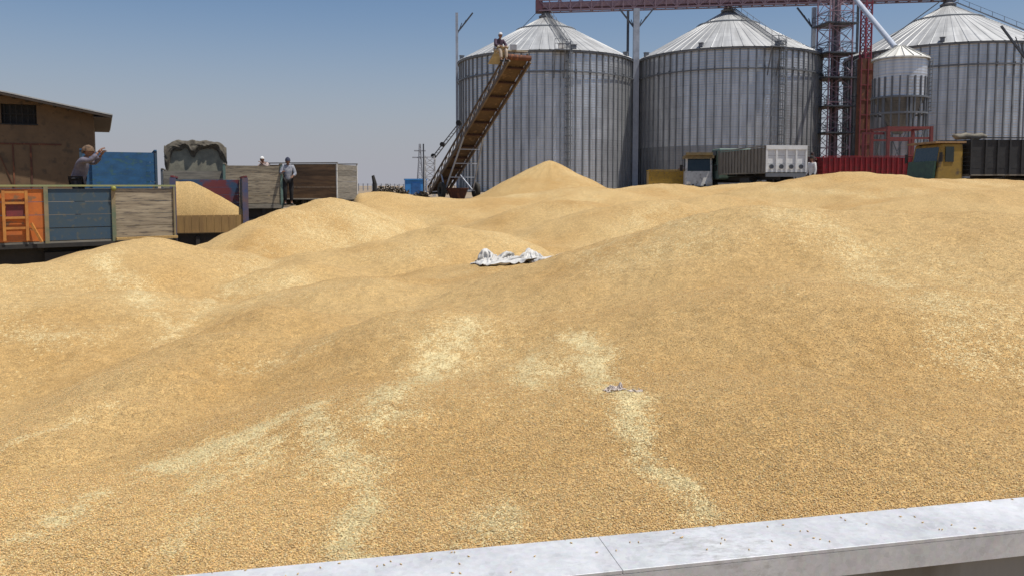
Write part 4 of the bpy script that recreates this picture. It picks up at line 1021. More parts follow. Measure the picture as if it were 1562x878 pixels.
# red trailer
ar = at(1396, 283, 49); z0r = gh(ar.x, ar.y); zr_ = at(1320, 238, 49).z-z0r
TR = truck('red_trailer', (ar.x, ar.y+1.2), (-1, 0), (ar.x-at(1254, 283, 49).x), 2.4, 1.15, zr_-1.15-.1, 'bright red ribbed trailer between the lattice tower and the yellow-cabbed truck', 'trailer', sides=((M_red, 1.),), tail=M_red, head=M_red, railm=M_red, nb=3, postm=M_red, ribs=.32)
MB().box((ar.x-at(1254, 283, 49).x)+.05, (ar.x-at(1254, 283, 49).x)+.95, -.7, .7, .95, 1.02).build('drawbar_step', M_black, TR)
# yellow cab, black box
ab = at(1476, 283, 36); z0b = gh(ab.x, ab.y); ztb = at(1476, 213, 36).z-z0b
hdb = norm2(-1, -.04); Lb = 8.0
TB = truck('black_box_truck', (ab.x+Lb, ab.y+1.25+.32), hdb, Lb, 2.5, 1.2, ztb-1.2, 'truck with a yellow cab, green bonnet and long black body at the right edge', sides=((M_tarp, 1.),), tail=M_tarp, head=M_tarp, railm=M_tarp, nb=6, postm=M_tarp, ribs=.55, cabm=mat('dull_ochre_paint', (.32, .20, .03), (.22, .14, .03), .6, scale=3, spots=(.10, .07, .04), spotscale=3), cabopt=dict(ln=1.25, hc=1.38))
zc0, zc1, xf = 1.2-.35, 1.2+1.38, Lb+.25+1.25
m_ = MB().quadbox([(xf+.0, -1.1, zc0+.1), (xf+.09, -1.1, zc0+.1), (xf+.09, 1.1, zc0+.1), (xf, 1.1, zc0+.1), (xf-.06, -1.1, zc0+.95), (xf+.03, -1.1, zc0+.95), (xf+.03, 1.1, zc0+.95), (xf-.06, 1.1, zc0+.95)])
m_.build('grille_panel', M_green, TB)
MB().box(Lb+.15, Lb+1.55, -1.2, 1.2, zc1+.01, zc1+.09).build('roof_board', mat('orange_brown_board', (.42, .26, .12), (.25, .16, .09), .8), TB)
m_ = MB(); m_.tube([(Lb-1.1+.22*i, .6+.08*math.sin(i), ztb+.17+.03*math.sin(i*2)) for i in range(8)], [.08, .12, .15, .12, .16, .13, .14, .07], 9)
o = m_.build('rolled_tarp', M_canvas, None, True); o.location = TB.location; o.rotation_euler = TB.rotation_euler; tag(o, 'pale rolled tarpaulin lying on top of the long black truck body', 'tarpaulin')

# ------------------------------------------------------------------ mud building
cb = at(146, 283, 40)
RB = R(27)
bl = empty('mud_building', (cb.x, cb.y, 0), RB, 'brown mud-plastered building with a sloping roof behind the trucks on the left', 'building')
def bw(px):                             # distance along the front wall (negative x) seen at photo column px
    u = (px-CX)/F; t = (cb.x-u*cb.y)/(math.cos(RB)-u*math.sin(RB)); return -t
def bz(px, py):
    t = -bw(px); return at(px, py, cb.y-t*math.sin(RB)).z
ze_ = at(146, 173, 40).z; sl_ = (bz(0, 141)-ze_)/(-bw(0))
wx0 = bw(62); wx1 = bw(8); zw0 = bz(35, 189); zw1 = bz(35, 159)
def zr2(x): return ze_+sl_*min(-x, 6.6)-sl_*max(0, -x-6.6)
m_ = MB()
def wseg(xa, xb, za, zb_a, zb_b): m_.quadbox([(xa, 0, za), (xb, 0, za), (xb, .35, za), (xa, .35, za), (xa, 0, zb_a), (xb, 0, zb_b), (xb, .35, zb_b), (xa, .35, zb_a)])
wseg(wx0, 0, 0, zr2(wx0), zr2(0)); wseg(wx1, wx0, 0, zw0, zw0); wseg(wx1, wx0, zw1, zr2(wx1), zr2(wx0)); wseg(-6.6, wx1, 0, zr2(-6.6), zr2(wx1)); wseg(-13.2, -6.6, 0, zr2(-13.2), zr2(-6.6))
m_.box(-.35, 0, .352, 11, 0, ze_-.02); m_.box(-13.2, -12.85, .352, 11, 0, ze_-.02); m_.box(-12.84, -.36, 10.6, 11, 0, ze_)
m_.build('wall', M_mud, bl)
m_ = MB(); ov = .85
for y0_, y1_ in ((-.95, 11.4),):
    m_.quadbox([(-6.6, y0_, zr2(-6.6)+.02), (ov, y0_, ze_-sl_*ov+.02), (ov, y1_, ze_-sl_*ov+.02), (-6.6, y1_, zr2(-6.6)+.02), (-6.6, y0_, zr2(-6.6)+.08), (ov, y0_, ze_-sl_*ov+.08), (ov, y1_, ze_-sl_*ov+.08), (-6.6, y1_, zr2(-6.6)+.08)])
    m_.quadbox([(-14.2, y0_, ze_-sl_*ov+.02), (-6.602, y0_, zr2(-6.6)+.02), (-6.602, y1_, zr2(-6.6)+.02), (-14.2, y1_, ze_-sl_*ov+.02), (-14.2, y0_, ze_-sl_*ov+.08), (-6.602, y0_, zr2(-6.6)+.08), (-6.602, y1_, zr2(-6.6)+.08), (-14.2, y1_, ze_-sl_*ov+.08)])
m_.build('roof', M_roofsheet, bl)
m_ = MB()
for k in range(14): x = .6-k*.56; m_.beam((x, -.90, ze_-sl_*x-.07), (x, -.01, ze_-sl_*x-.07), .10, .12)
m_.beam((.83, -.92, ze_-sl_*.83-.05), (-6.5, -.92, ze_+sl_*6.5-.05), .04, .12); m_.build('eave_rafters', mat('dark_brown_timber', (.07, .05, .035), (.04, .03, .022), .85), bl)
MB().box(.003, .80, -.9, 11.3, ze_-sl_*.8-.10, ze_-sl_*.8-.06).build('soffit', MATS['dark_brown_timber'], bl)
wnd = MB().box(wx1-.05, wx0+.05, -.03, .08, zw0-.06, zw0-.002).box(wx1, wx0, .28, .30, zw0, zw1).build('window', M_black, bl)
m_ = MB()
for k in range(6): x = wx1+(wx0-wx1)*(k+.5)/6; m_.box(x-.02, x+.02, .12, .155, zw0, zw1)
m_.box(wx1, wx0, .10, .119, (zw0+zw1)/2-.02, (zw0+zw1)/2+.02); m_.build('window_bars', M_black, wnd)
zd = bz(50, 221); dx = bw
m_ = MB().box(dx(0)-1.4, dx(98), -.03, -.003, zd, zd+.07).box(dx(24)-.03, dx(24)+.03, -.03, -.003, 0, zd-.003).box(dx(51)-.04, dx(51)+.04, -.035, -.003, 0, zd-.003); m_.beam((dx(2), -.02, zd-.4), (dx(46), -.02, .9), .03); m_.build('door_frame', M_rust, bl)

# ------------------------------------------------------------------ mobile belt conveyor
B0 = at(668, 293, 42.5); B0.z = max(B0.z, gh(B0.x, B0.y)+.25); Tp = at(792, 90, 34)
bc = empty('belt_conveyor', (B0.x, B0.y, gh(B0.x, B0.y)), 0, 'long steep brown belt conveyor rising from the yard towards the pointed wheat cone', 'conveyor')
O = Vector(bc.location); p = B0-O; q_ = Tp-O; dv = (q_-p).normalized(); sv = -dv.cross(Vector((0, 0, 1))).normalized(); uv_ = dv.cross(sv).normalized(); Lc = (q_-p).length; wc = .98
m_ = MB(); m_.beam(p, q_, wc*.84, .03, up=uv_); m_.build('belt_pan', M_darkrust, bc)
m_ = MB()
for s_ in (-1, 1):
    m_.beam(p+sv*s_*wc/2-uv_*.1, q_+sv*s_*wc/2-uv_*.1, .07, .16, up=uv_); m_.beam(p+sv*s_*wc/2+uv_*.30, q_+sv*s_*wc/2+uv_*.30, .06, .06, up=uv_)
    n = 18
    for i in range(n):
        a = p.lerp(q_, i/n)+sv*s_*wc/2; b = p.lerp(q_, (i+1)/n)+sv*s_*wc/2
        m_.beam(a-uv_*.05, a+uv_*.30, .04); m_.beam(a-uv_*.03, b+uv_*.28, .035)
m_.build('side_truss', mat('conveyor_frame_steel', (.17, .13, .095), (.09, .06, .04), .7, scale=2), bc)
m_ = MB()
for i in range(11):
    a = p.lerp(q_, (i+.5)/11)-uv_*.10; m_.beam(a-sv*wc*.46, a+sv*wc*.46, .07, .09, up=uv_)
m_.build('cross_rails', mat('dark_rust', (.07, .03, .018), (.04, .02, .015), .85), bc)
m_ = MB(); m_.tube([p+uv_*.05+sv*.0-sv*wc*.4, p+uv_*.05+sv*wc*.4], .16, 12); m_.build('tail_drum', M_black, bc)
m_ = MB(); m_.tube([q_+uv_*.06-sv*wc*.55, q_+uv_*.06+sv*wc*.55], .12, 14); m_.build('head_drum', M_rust, bc)
m_ = MB()
Gd = Vector((0, 0, 0)); md = p.lerp(q_, .5); axl = Vector((p.lerp(q_, .22).x+.35, p.lerp(q_, .22).y-.6, .45))
for s_ in (-1, 1):
    m_.beam(axl+sv*s_*.75, md+sv*s_*wc*.5-uv_*.1, .06); m_.beam(axl+sv*s_*.75, p.lerp(q_, .18)+sv*s_*wc*.5-uv_*.1, .06); m_.beam(axl+sv*s_*.75, p+sv*s_*.4, .05)
for k in (.25, .5, .75):
    a = axl.lerp(md-uv_*.1, k); m_.beam(a-sv*(.75-.26*k), a+sv*(.75-.26*k), .04)
m_.beam(axl-sv*.85, axl+sv*.85, .07)
m_.build('support_legs', M_steel, bc)
for s_ in (-1, 1):
    t = MB().lathe([(.18, -.09), (.38, -.09), (.42, -.05), (.42, .05), (.38, .09), (.18, .09), (.18, -.09)], 20); o = t.build('wheel', M_tyre, bc, True, 35)
    o.location = axl+sv*s_*.92; o.rotation_euler = (R(90), 0, math.atan2(sv.y, sv.x)+R(90))
# head platform with motor and boards
m_ = MB(); hp = q_+uv_*.38
m_.beam(hp-sv*.75-dv*.9, hp-sv*.75+dv*.25, .5, .05, up=uv_); m_.beam(hp-sv*1.05+Vector((0, 0, -.02)), hp+sv*.45+Vector((0, 0, .02)), .22, .05)
m_.build('head_platform', mat('pale_boards', (.46, .42, .33), (.3, .27, .21), .8), bc)
m_ = MB().tube([hp-sv*.95-dv*.2+Vector((0, 0, .12)), hp-sv*.45-dv*.2+Vector((0, 0, .12))], .15, 12); m_.box(*[v for pr_ in ((hp-sv*.2).x-.12, (hp-sv*.2).x+.16, (hp-sv*.2).y-.15, (hp-sv*.2).y+.15, hp.z+.03, hp.z+.25) for v in [pr_]]); m_.build('drive_motor', M_steel, bc)
m_ = MB().tube([hp-sv*.3+Vector((0, 0, .05)), hp+sv*.55+Vector((0, 0, .10))], .03, 6); m_.build('guard_rail', M_ringsteel, bc)
# rusty intake hopper beside the foot
hx = at(698, 296, 40); 
m_ = MB(); h_ = .55
m_.quadbox([(-.3, -.3, 0), (.3, -.3, 0), (.3, .3, 0), (-.3, .3, 0), (-.5, -.45, h_), (.5, -.45, h_), (.5, .45, h_), (-.5, .45, h_)])
m_.box(-.53, .53, -.48, .48, h_+.003, h_+.07); o = m_.build('intake_hopper', M_rust); o.location = (hx.x, hx.y, hx.z-.32); tag(o, 'rusty brown steel hopper box at the foot of the belt conveyor', 'hopper')

# smaller lattice auger behind
A0 = at(656, 287, 52); z0 = gh(A0.x, A0.y)
au = empty('lattice_auger', (A0.x, A0.y, z0), 0, 'small pale lattice hoist with a thin slanting boom, left of the belt conveyor', 'hoist')
m_ = MB(); lattice(m_, .62, at(656, 238, 52).z-z0, .42, .045); m_.build('lattice_frame', mat('pale_galvanised', (.60, .60, .60), (.42, .42, .42), .5), au)
MB().box(-.42, -.34, -.3, -.22, 0, at(652, 220, 52).z-z0).build('post', M_dsteel, au)
m_ = MB(); a = at(661, 238, 52)-Vector(au.location); b = at(700, 188, 50)-Vector(au.location); 
m_.beam(a, b, .05); m_.beam(a+Vector((.12, 0, -.12)), b+Vector((.1, 0, -.14)), .05)
for i in range(10): m_.beam(a.lerp(b, i/10), a.lerp(b, (i+.5)/10)+Vector((.11, 0, -.13)), .03)
m_.build('boom', M_ringsteel, au)
for fr_, r_ in ((.36, .15), (1.0, .18), (.0, .15)):
    o = MB().tube([(-.08, 0, 0), (.08, 0, 0)], r_, 10).build('pulley', M_black, au); o.location = a.lerp(b, fr_); o.rotation_euler = (0, 0, R(70))

# blue kiosk
ck = at(634, 298, 55); zk = gh(ck.x, ck.y)
kk = empty('blue_cabin', (ck.x, ck.y, zk), R(10), 'small bright blue cabin left of the foot of the belt conveyor', 'cabin')
hk = at(634, 273, 55).z-zk; m_ = MB().box(-.72, .72, -.6, .6, .1, hk-.1); o = m_.build('walls', M_kiosk, kk)
MB().box(-.76, .76, -.65, .65, hk-.098, hk).build('roof', M_kiosk, kk)
MB().box(-.3, .3, -.63, -.602, .1, hk*.75).build('door', mat('deep_blue_paint', (.03, .13, .36), None, .5), kk)
for x in (-.5, .4): MB().box(x, x+.15, -.5, .5, 0, .098).build('skid', M_black, kk)

# dark chimney-like post, brush, low fence, pylon
c = at(572, 288, 50); o = MB().tube([(0, 0, 0), (-.02, 0, .7), (-.12, 0, 1.05)], [.13, .13, .09], 8).build('stub_post', M_black); o.location = (c.x, c.y, gh(c.x, c.y)); o.scale = (1, 1, (at(572, 268, 50).z-gh(c.x, c.y))/1.05); tag(o, 'short dark leaning post standing alone beyond the wheat', 'post')
def scrub(px, py, Y, rx, rz_, seed, label, kind=None):
    rn = random.Random(seed); c = at(px, py, Y); z0 = gh(c.x, c.y); m_ = MB()
    for k in range(int(420*rx)):
        a = rn.uniform(0, 6.28); r_ = rx*math.sqrt(rn.random()); x = r_*math.cos(a); y = r_*math.sin(a)*.6; z = rn.random()**1.3*rz_*(1-(r_/rx)**2*.8)
        d = Vector((rn.uniform(-1, 1), rn.uniform(-1, 1), rn.uniform(-.2, 1))).normalized()*rn.uniform(.06, .16); s = d.cross(Vector((rn.random(), rn.random(), rn.random()))).normalized()*.05
        b = len(m_.v); P_ = Vector((x, y, z)); m_.v += [tuple(P_-d-s), tuple(P_+s-d*.2), tuple(P_+d), tuple(P_-s+d*.2)]; m_.f.append((b, b+1, b+2, b+3))
    o = m_.build('dry_bush', M_scrub); o.location = (c.x, c.y, z0-.05); tag(o, label, 'bush')
scrub(604, 292, 46, 1.0, .75, 1, 'low dark dry bush left of the blue cabin')
scrub(590, 292, 60, 1.3, .9, 2, 'dry bush farther back, behind the wheat crest left of the cabin')
scrub(642, 296, 48, .5, .5, 3, 'small dry bush just in front of the blue cabin')
fo = empty('low_fence', (0, 0, 0), 0, 'low distant fence line on the plain between the brown truck and the cabin', 'fence')
m_ = MB(); a = at(430, 287, 150); b = at(700, 287, 165); a.z = 0; b.z = 0; dz = at(560, 285, 150).z
for i in range(40):
    P_ = a.lerp(b, i/39); g_ = gh(P_.x, P_.y); m_.box(P_.x-.08, P_.x+.08, P_.y-.08, P_.y+.08, g_, g_+2.0)
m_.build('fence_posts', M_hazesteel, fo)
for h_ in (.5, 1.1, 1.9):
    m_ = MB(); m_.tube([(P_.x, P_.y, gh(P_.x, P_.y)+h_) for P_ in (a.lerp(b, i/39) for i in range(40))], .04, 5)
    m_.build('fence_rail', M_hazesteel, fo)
def pylon(px, Y, ytop, s, label):
    c = at(px, 283, Y); h = at(px, ytop, Y).z
    r_ = empty('power_pylon', (c.x, c.y, 0), R(15), label, 'pylon'); m_ = MB(); n = 9; wb = h*.12
    for i in range(n):
        w0 = wb*(1-i/n)**1.3+.5; w1 = wb*(1-(i+1)/n)**1.3+.5; za, zb = h*i/n, h*(i+1)/n
        cs = lambda w_: [(-w_/2, -w_/2), (w_/2, -w_/2), (w_/2, w_/2), (-w_/2, w_/2)]
        for k in range(4):
            A = cs(w0)[k]; A2 = cs(w0)[(k+1) % 4]; Bq = cs(w1)[k]; B2 = cs(w1)[(k+1) % 4]
            m_.beam((*A, za), (*Bq, zb), .3); m_.beam((*A, za), (*B2, zb), .16); m_.beam((*Bq, zb), (*B2, zb), .16)
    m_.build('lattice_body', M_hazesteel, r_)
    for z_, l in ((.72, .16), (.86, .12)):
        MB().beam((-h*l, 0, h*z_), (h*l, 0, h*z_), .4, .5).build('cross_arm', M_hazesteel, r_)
pylon(641, 330, 220, 1, 'faint distant lattice power pylon on the horizon')

# ------------------------------------------------------------------ people
def skin_mesh(verts, edges, sub=2):
    """verts: list of (pos, radius); returns a mesh grown by the Skin modifier"""
    bm = bmesh.new(); ly = bm.verts.layers.skin.verify(); vs = []
    for i, (p, r_) in enumerate(verts):
        v = bm.verts.new(p); v[ly].radius = (r_, r_) if not isinstance(r_, tuple) else r_; v[ly].use_root = (i == 0); vs.append(v)
    for a, b in edges: bm.edges.new((vs[a], vs[b]))
    me = bpy.data.meshes.new('tmp'); bm.to_mesh(me); bm.free()
    o = bpy.data.objects.new('tmp', me); col.objects.link(o)
    o.modifiers.new('s', 'SKIN').use_smooth_shade = True
    m = o.modifiers.new('d', 'SUBSURF'); m.levels = sub; m.render_levels = sub
    dg = bpy.context.evaluated_depsgraph_get(); dg.update()
    res = bpy.data.meshes.new_from_object(o.evaluated_get(dg)); bpy.data.objects.remove(o); bpy.data.meshes.remove(me)
    return res
def join_meshes(ms, name, m, parent):
    bm = bmesh.new()
    for x in ms: bm.from_mesh(x); bpy.data.meshes.remove(x)
    me = bpy.data.meshes.new(name); bm.to_mesh(me); bm.free(); me.materials.clear(); me.materials.append(m)
    me.polygons.foreach_set('use_smooth', [True]*len(me.polygons))
    o = bpy.data.objects.new(name, me); col.objects.link(o); o.parent = parent; return o
def person(loc, rz, J, label, shirt, trousers, headm, headstyle, group=None):
    """J: joints (x right, y forward, z up), metres"""
    r_ = empty('person', loc, rz, label, 'person', group)
    D0 = dict(pelvis=(0, 0, .95), chest=(0, 0, 1.28), neck=(0, .0, 1.46), head=(0, .03, 1.60), shl=(-.18, 0, 1.40), shr=(.18, 0, 1.40), ell=(-.24, .02, 1.12), elr=(.24, .02, 1.12), wrl=(-.24, .12, .88), wrr=(.24, .12, .88),
              hil=(-.1, 0, .90), hir=(.1, 0, .90), knl=(-.11, .03, .50), knr=(.11, .03, .50), anl=(-.11, -.02, .09), anr=(.11, -.02, .09), tol=(-.13, .16, .04), tor=(.13, .16, .04))
    D0.update(J); g = {k: Vector(v) for k, v in D0.items()}
    names = ['pelvis', 'chest', 'neck', 'shl', 'shr', 'ell', 'elr', 'wrl', 'wrr', 'hil', 'hir', 'knl', 'knr', 'anl', 'anr', 'tol', 'tor', 'headb']
    g['headb'] = g['neck'].lerp(g['head'], .5)
    rad = dict(pelvis=.125, chest=.13, neck=.055, shl=.062, shr=.062, ell=.042, elr=.042, wrl=.028, wrr=.028, hil=.09, hir=.09, knl=.058, knr=.058, anl=.038, anr=.038, tol=.03, tor=.03, headb=.055)
    E = [('pelvis', 'chest'), ('chest', 'neck'), ('neck', 'headb'), ('chest', 'shl'), ('chest', 'shr'), ('shl', 'ell'), ('shr', 'elr'), ('ell', 'wrl'), ('elr', 'wrr'), ('pelvis', 'hil'), ('pelvis', 'hir'), ('hil', 'knl'), ('hir', 'knr'), ('knl', 'anl'), ('knr', 'anr'), ('anl', 'tol'), ('anr', 'tor')]
    ms = [skin_mesh([(g[n], rad[n]) for n in names], [(names.index(a), names.index(b)) for a, b in E])]
    # hands
    for s_ in 'lr':
        W_ = g['wr'+s_]; d = (W_-g['el'+s_]).normalized(); sd_ = d.cross(Vector((0, .3, 1))).normalized(); up = sd_.cross(d)
        vs = [(W_-d*.01, .024), (W_+d*.05, .030), (W_+d*.085, .026)]; es = [(0, 1), (1, 2)]
        for k, (o_, l) in enumerate(((-.03, .06), (-.01, .075), (.01, .07), (.03, .055))):
            b = len(vs); vs += [(W_+d*.09+sd_*o_, .009), (W_+d*(.09+l*.55)+sd_*o_*1.15-up*.012, .008), (W_+d*(.09+l)+sd_*o_*1.2-up*.035, .007)]; es += [(2, b), (b, b+1), (b+1, b+2)]
        b = len(vs); vs += [(W_+d*.04+sd_*.045, .010), (W_+d*.075+sd_*.065-up*.015, .009)]; es += [(1, b), (b, b+1)]
        ms.append(skin_mesh(vs, es, 1))
    # head: shaped ball with nose, chin, ears
    H = g['head']; hb_ = bmesh.new(); bmesh.ops.create_uvsphere(hb_, u_segments=24, v_segments=16, radius=1)
    for v in hb_.verts:
        x, y, z = v.co; sx, sy, sz = .076, .095, .115
        if z < 0: sx *= 1+.25*z; sy *= 1+.12*z
        nx_ = x*sx; ny_ = y*sy; nz_ = z*sz
        if y > .8 and abs(x) < .25 and -.35 < z < .15: ny_ += .022*(1-abs(x)/.25)
        if y > .5 and .0 < z < .25 and .2 < abs(x) < .6: ny_ -= .007
        if abs(x) > .9 and abs(z) < .3: nx_ *= 1.13
        v.co = H+Vector((nx_, ny_, nz_))
    hm = bpy.data.meshes.new('h'); hb_.to_mesh(hm); hb_.free(); ms.append(hm)
    body = join_meshes(ms, 'body', M_skin, r_)
    fa = MB()
    for s_ in (-1, 1): fa.ball(H+Vector((s_*.03, .086, .012)), .010, 8, 6)
    fa.build('eyes', M_hairb, body); MB().ball(H+Vector((0, .088, -.055)), .02, 8, 5, (1, .3, .22)).build('mouth', mat('lips', (.2, .07, .05), None, .6), body)
    # clothes
    sn = ['chest', 'pelvis', 'shl', 'shr', 'ell', 'elr', 'wl', 'wr_', 'nk', 'hem']
    g2 = dict(g); g2['wl'] = g['ell'].lerp(g['wrl'], .8); g2['wr_'] = g['elr'].lerp(g['wrr'], .8); g2['nk'] = g['chest'].lerp(g['neck'], .72); g2['hem'] = g['pelvis']-(g['chest']-g['pelvis'])*.25
    sr = dict(chest=.155, pelvis=.145, shl=.082, shr=.082, ell=.062, elr=.062, wl=.05, wr_=.05, nk=.085, hem=.14)
    SE = [('chest', 'pelvis'), ('chest', 'shl'), ('chest', 'shr'), ('shl', 'ell'), ('shr', 'elr'), ('ell', 'wl'), ('elr', 'wr_'), ('chest', 'nk'), ('pelvis', 'hem')]
    join_meshes([skin_mesh([(g2[n], sr[n]) for n in sn], [(sn.index(a), sn.index(b)) for a, b in SE])], 'shirt', shirt, body)
    tn = ['pelvis', 'hil', 'hir', 'knl', 'knr', 'al', 'ar']; g2['al'] = g['knl'].lerp(g['anl'], .88); g2['ar'] = g['knr'].lerp(g['anr'], .88)
    tr = dict(pelvis=.135, hil=.108, hir=.108, knl=.08, knr=.08, al=.062, ar=.062)
    join_meshes([skin_mesh([(g2[n], tr[n]) for n in tn], [(0, 1), (0, 2), (1, 3), (2, 4), (3, 5), (4, 6)])], 'trousers', trousers, body)
    hp_ = bmesh.new(); bmesh.ops.create_uvsphere(hp_, u_segments=24, v_segments=16, radius=1)
    rr = random.Random(5)
    dl = [v for v in hp_.verts if (v.co.z < (.18 if headstyle == 'cap' else -.15) and v.co.y > -.3) or v.co.z < -.55]
    bmesh.ops.delete(hp_, geom=dl, context='VERTS')
    k = {'cap': 1.06, 'scarf': 1.22, 'hair': 1.1}[headstyle]
    for v in hp_.verts:
        w_ = 1+.06*mnoise.noise(v.co*4)
        v.co = H+Vector((v.co.x*.080*k*w_, v.co.y*.099*k*w_-(.0 if headstyle == 'cap' else .012), v.co.z*.118*k*w_+.01))
    hm = bpy.data.meshes.new('x'); hp_.to_mesh(hm); hp_.free()
    join_meshes([hm], {'cap': 'cap', 'scarf': 'head_scarf', 'hair': 'hair'}[headstyle], headm, body)
    sh = MB()
    for s_ in 'lr':
        a = g['an'+s_]; b = g['to'+s_]; sh.tube([a+(a-b)*.25-Vector((0, 0, .04)), a.lerp(b, .5)-Vector((0, 0, .03)), b, b+(b-a)*.2-Vector((0, 0, .01))], [.045, .05, .045, .02], 8)
    sh.build('shoes', M_black, body, True)
    return r_
def cl(n, c, c2=None): return mat(n, c, c2, .9, scale=9, bump=.4)
# left man on the first truck, reaching to the blue one
z1 = 1.2+.55
pp = at(118, 262, 22.3); SC = 1.2
hz = at(118, 222, 22.3).z-1.72*SC
person((pp.x, pp.y, hz), R(-75), dict(chest=(.0, .10, 1.26), neck=(0, .16, 1.42), head=(0, .22, 1.58), shl=(-.20, .12, 1.38), shr=(.20, .14, 1.38), elr=(.26, .30, 1.36), wrr=(.20, .44, 1.56), ell=(-.24, .28, 1.32), wrl=(-.14, .42, 1.52)),
       'man in a greyish purple shirt standing in the leftmost truck, reaching towards the blue tailgate', cl('purple_grey_shirt', (.10, .09, .12), (.17, .16, .20)), cl('dark_trousers', (.02, .02, .025)), cl('brown_head_scarf', (.30, .18, .10), (.05, .035, .025)), 'scarf').scale = (SC*1.15, SC*1.15, SC)
# load in T1 carrying him
lz = hz+.0; n1, n2 = 30, 14; V = []; Fq = []
for j in range(n2):
    for i in range(n1):
        xl = .1+(L1-.2)*i/(n1-1); yl = (j/(n2-1)-.5)*(W1-.14)
        V.append((xl, yl, min(z_bot+1.30, max(z_bot+.06, lz-.02)+.06*float(fbm(np.array(xl*1.5), np.array(yl*1.5), 3, 18)))))
b0 = len(V); V += [(x, y, z_bot+.003) for x, y, z in V]; q1 = lambda i, j: j*n1+i
for j in range(n2-1):
    for i in range(n1-1): Fq.append((q1(i, j), q1(i+1, j), q1(i+1, j+1), q1(i, j+1)))
for i in range(n1-1): Fq += [(b0+q1(i, 0), b0+q1(i+1, 0), q1(i+1, 0), q1(i, 0)), (q1(i, n2-1), q1(i+1, n2-1), b0+q1(i+1, n2-1), b0+q1(i, n2-1))]
for j in range(n2-1): Fq += [(q1(0, j), q1(0, j+1), b0+q1(0, j+1), b0+q1(0, j)), (b0+q1(n1-1, j), b0+q1(n1-1, j+1), q1(n1-1, j+1), q1(n1-1, j))]
me = np_mesh('wheat_load', np.array(V), np.array(Fq), M_wheat, False); lo_ = bpy.data.objects.new('wheat_load', me); col.objects.link(lo_)
lo_.location = T1.location; lo_.rotation_euler = T1.rotation_euler; tag(lo_, 'wheat load inside the leftmost truck, under the reaching man', 'grain load')
# man at the pale tailgate, standing
ang3 = T3.rotation_euler.z; lx, ly = .05, -(W3/2+.26)
s_ = Vector((T3.location.x+lx*math.cos(ang3)-ly*math.sin(ang3), T3.location.y+lx*math.sin(ang3)+ly*math.cos(ang3), 0)); fz = T3.location.z+1.285; SC = 1.14
person((s_.x, s_.y, fz), R(200), dict(ell=(-.25, .1, 1.12), wrl=(-.15, .28, 1.05), elr=(.25, .12, 1.15), wrr=(.2, .3, 1.2), head=(0, .06, 1.59)),
       'man in a dark blue headscarf and patterned shirt standing right of the pale plank tailgate', cl('patterned_grey_shirt', (.13, .15, .20), (.36, .36, .38)), cl('black_trousers', (.02, .018, .018)), cl('navy_head_scarf', (.04, .045, .08)), 'scarf').scale = (SC, SC, SC)
nld = 16; V = []
for j in range(nld):
    for i in range(nld): xl = .12+3.3*i/(nld-1); yl = (j/(nld-1)-.5)*(W3-.2); V.append((xl, yl, 1.35+.34+.25*max(0, xl-1.8)*.4+.03*float(fbm(np.array(xl*2), np.array(yl*2), 3, 4))-(.02 if xl < 1.8 else 0)))
b0 = len(V); V += [(x, y, 1.353) for x, y, z in V]; q1 = lambda i, j: j*nld+i; Fq = []
for j in range(nld-1):
    for i in range(nld-1): Fq.append((q1(i, j), q1(i+1, j), q1(i+1, j+1), q1(i, j+1)))
for i in range(nld-1):
    Fq += [(b0+q1(i, 0), b0+q1(i+1, 0), q1(i+1, 0), q1(i, 0)), (q1(i, nld-1), q1(i+1, nld-1), b0+q1(i+1, nld-1), b0+q1(i, nld-1)), (q1(0, i), q1(0, i+1), b0+q1(0, i+1), b0+q1(0, i)), (b0+q1(nld-1, i), b0+q1(nld-1, i+1), q1(nld-1, i+1), q1(nld-1, i))]
me = np_mesh('wheat_load', np.array(V), np.array(Fq), M_wheat, False); lo3 = bpy.data.objects.new('wheat_load', me); col.objects.link(lo3); lo3.location = T3.location; lo3.rotation_euler = T3.rotation_euler; tag(lo3, 'wheat load under the white-capped man behind the pale plank tailgate', 'grain load')
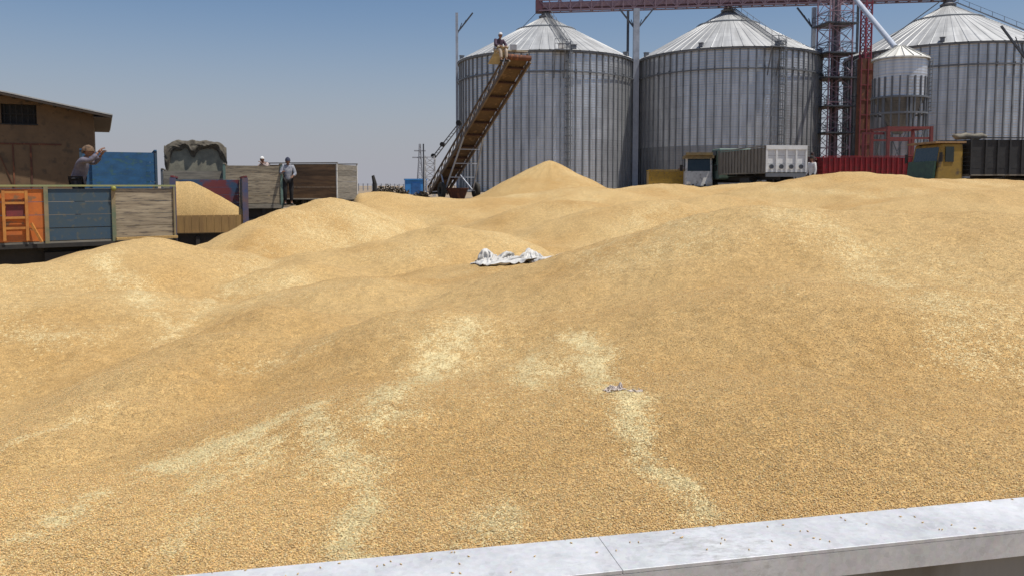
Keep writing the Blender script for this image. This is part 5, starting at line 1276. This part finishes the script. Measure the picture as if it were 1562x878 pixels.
# bending man inside T3
t_ = at(404, 233, 34.2); fl3 = T3.location.z+1.35+.34
person((t_.x, t_.y, fl3), R(150), dict(pelvis=(0, -.16, .90), chest=(0, .02, 1.22), neck=(0, .09, 1.38), head=(0, .16, 1.50), shl=(-.18, .04, 1.32), shr=(.18, .04, 1.32), ell=(-.34, .22, 1.18), wrl=(-.2, .36, 1.34), elr=(.30, .25, 1.08), wrr=(.2, .42, 1.0), hil=(-.1, -.14, .86), hir=(.1, -.14, .86)),
       'stooping man with a white cap seen over the pale plank tailgate', cl('pinkish_shirt', (.48, .38, .34), (.3, .24, .22)), cl('brown_trousers', (.10, .07, .05)), cl('white_cap', (.72, .72, .70)), 'cap')
# man sitting at the head of the conveyor
hpw = O+hp-sv*.78-dv*.25
person((hpw.x, hpw.y, hpw.z-.92+.19), R(-150), dict(pelvis=(0, 0, .88), hil=(-.1, .03, .86), hir=(.1, .03, .86), chest=(0, .08, 1.16), neck=(0, .14, 1.32), head=(0, .20, 1.46), shl=(-.18, .10, 1.27), shr=(.18, .10, 1.27), ell=(-.25, .25, 1.05), elr=(.25, .25, 1.05), wrl=(-.14, .42, 1.0), wrr=(.14, .42, 1.0), knl=(-.14, .44, .86), knr=(.14, .44, .84), anl=(-.13, .46, .45), anr=(.13, .50, .42), tol=(-.14, .62, .40), tor=(.14, .66, .37)),
       'man in a white cap and dark purple jacket sitting on top of the belt conveyor', cl('dark_purple_jacket', (.045, .03, .055), (.08, .05, .075)), cl('pale_trousers', (.52, .44, .36)), cl('white_cap'[:9]+'_cloth', (.75, .75, .76)), 'cap')
# two men by the white tipper
u_ = at(1239, 238, 44.5); person((u_.x, u_.y, gh(u_.x, u_.y)+.0), R(120), dict(), 'man in a white shirt standing right of the white tipper', cl('white_shirt', (.78, .78, .76)), cl('black_trousers2'[:14]+'_plain', (.03, .03, .03)), cl('black_hair_cloth', (.02, .017, .015)), 'hair').scale = (1.1, 1.1, (u_.z-gh(u_.x, u_.y))/1.72)
u_ = at(1250, 219, 49); zf_ = z0r+1.02
person((at(1247, 283, 49).x, ar.y+1.2-.2, zf_), R(190), dict(ell=(-.3, .1, 1.15), wrl=(-.12, .3, 1.25)), 'man in dark clothes standing on the left end of the red trailer', cl('dark_maroon_shirt', (.07, .03, .03)), cl('charcoal_trousers', (.035, .03, .03)), cl('dark_head_cloth', (.05, .03, .03)), 'scarf')
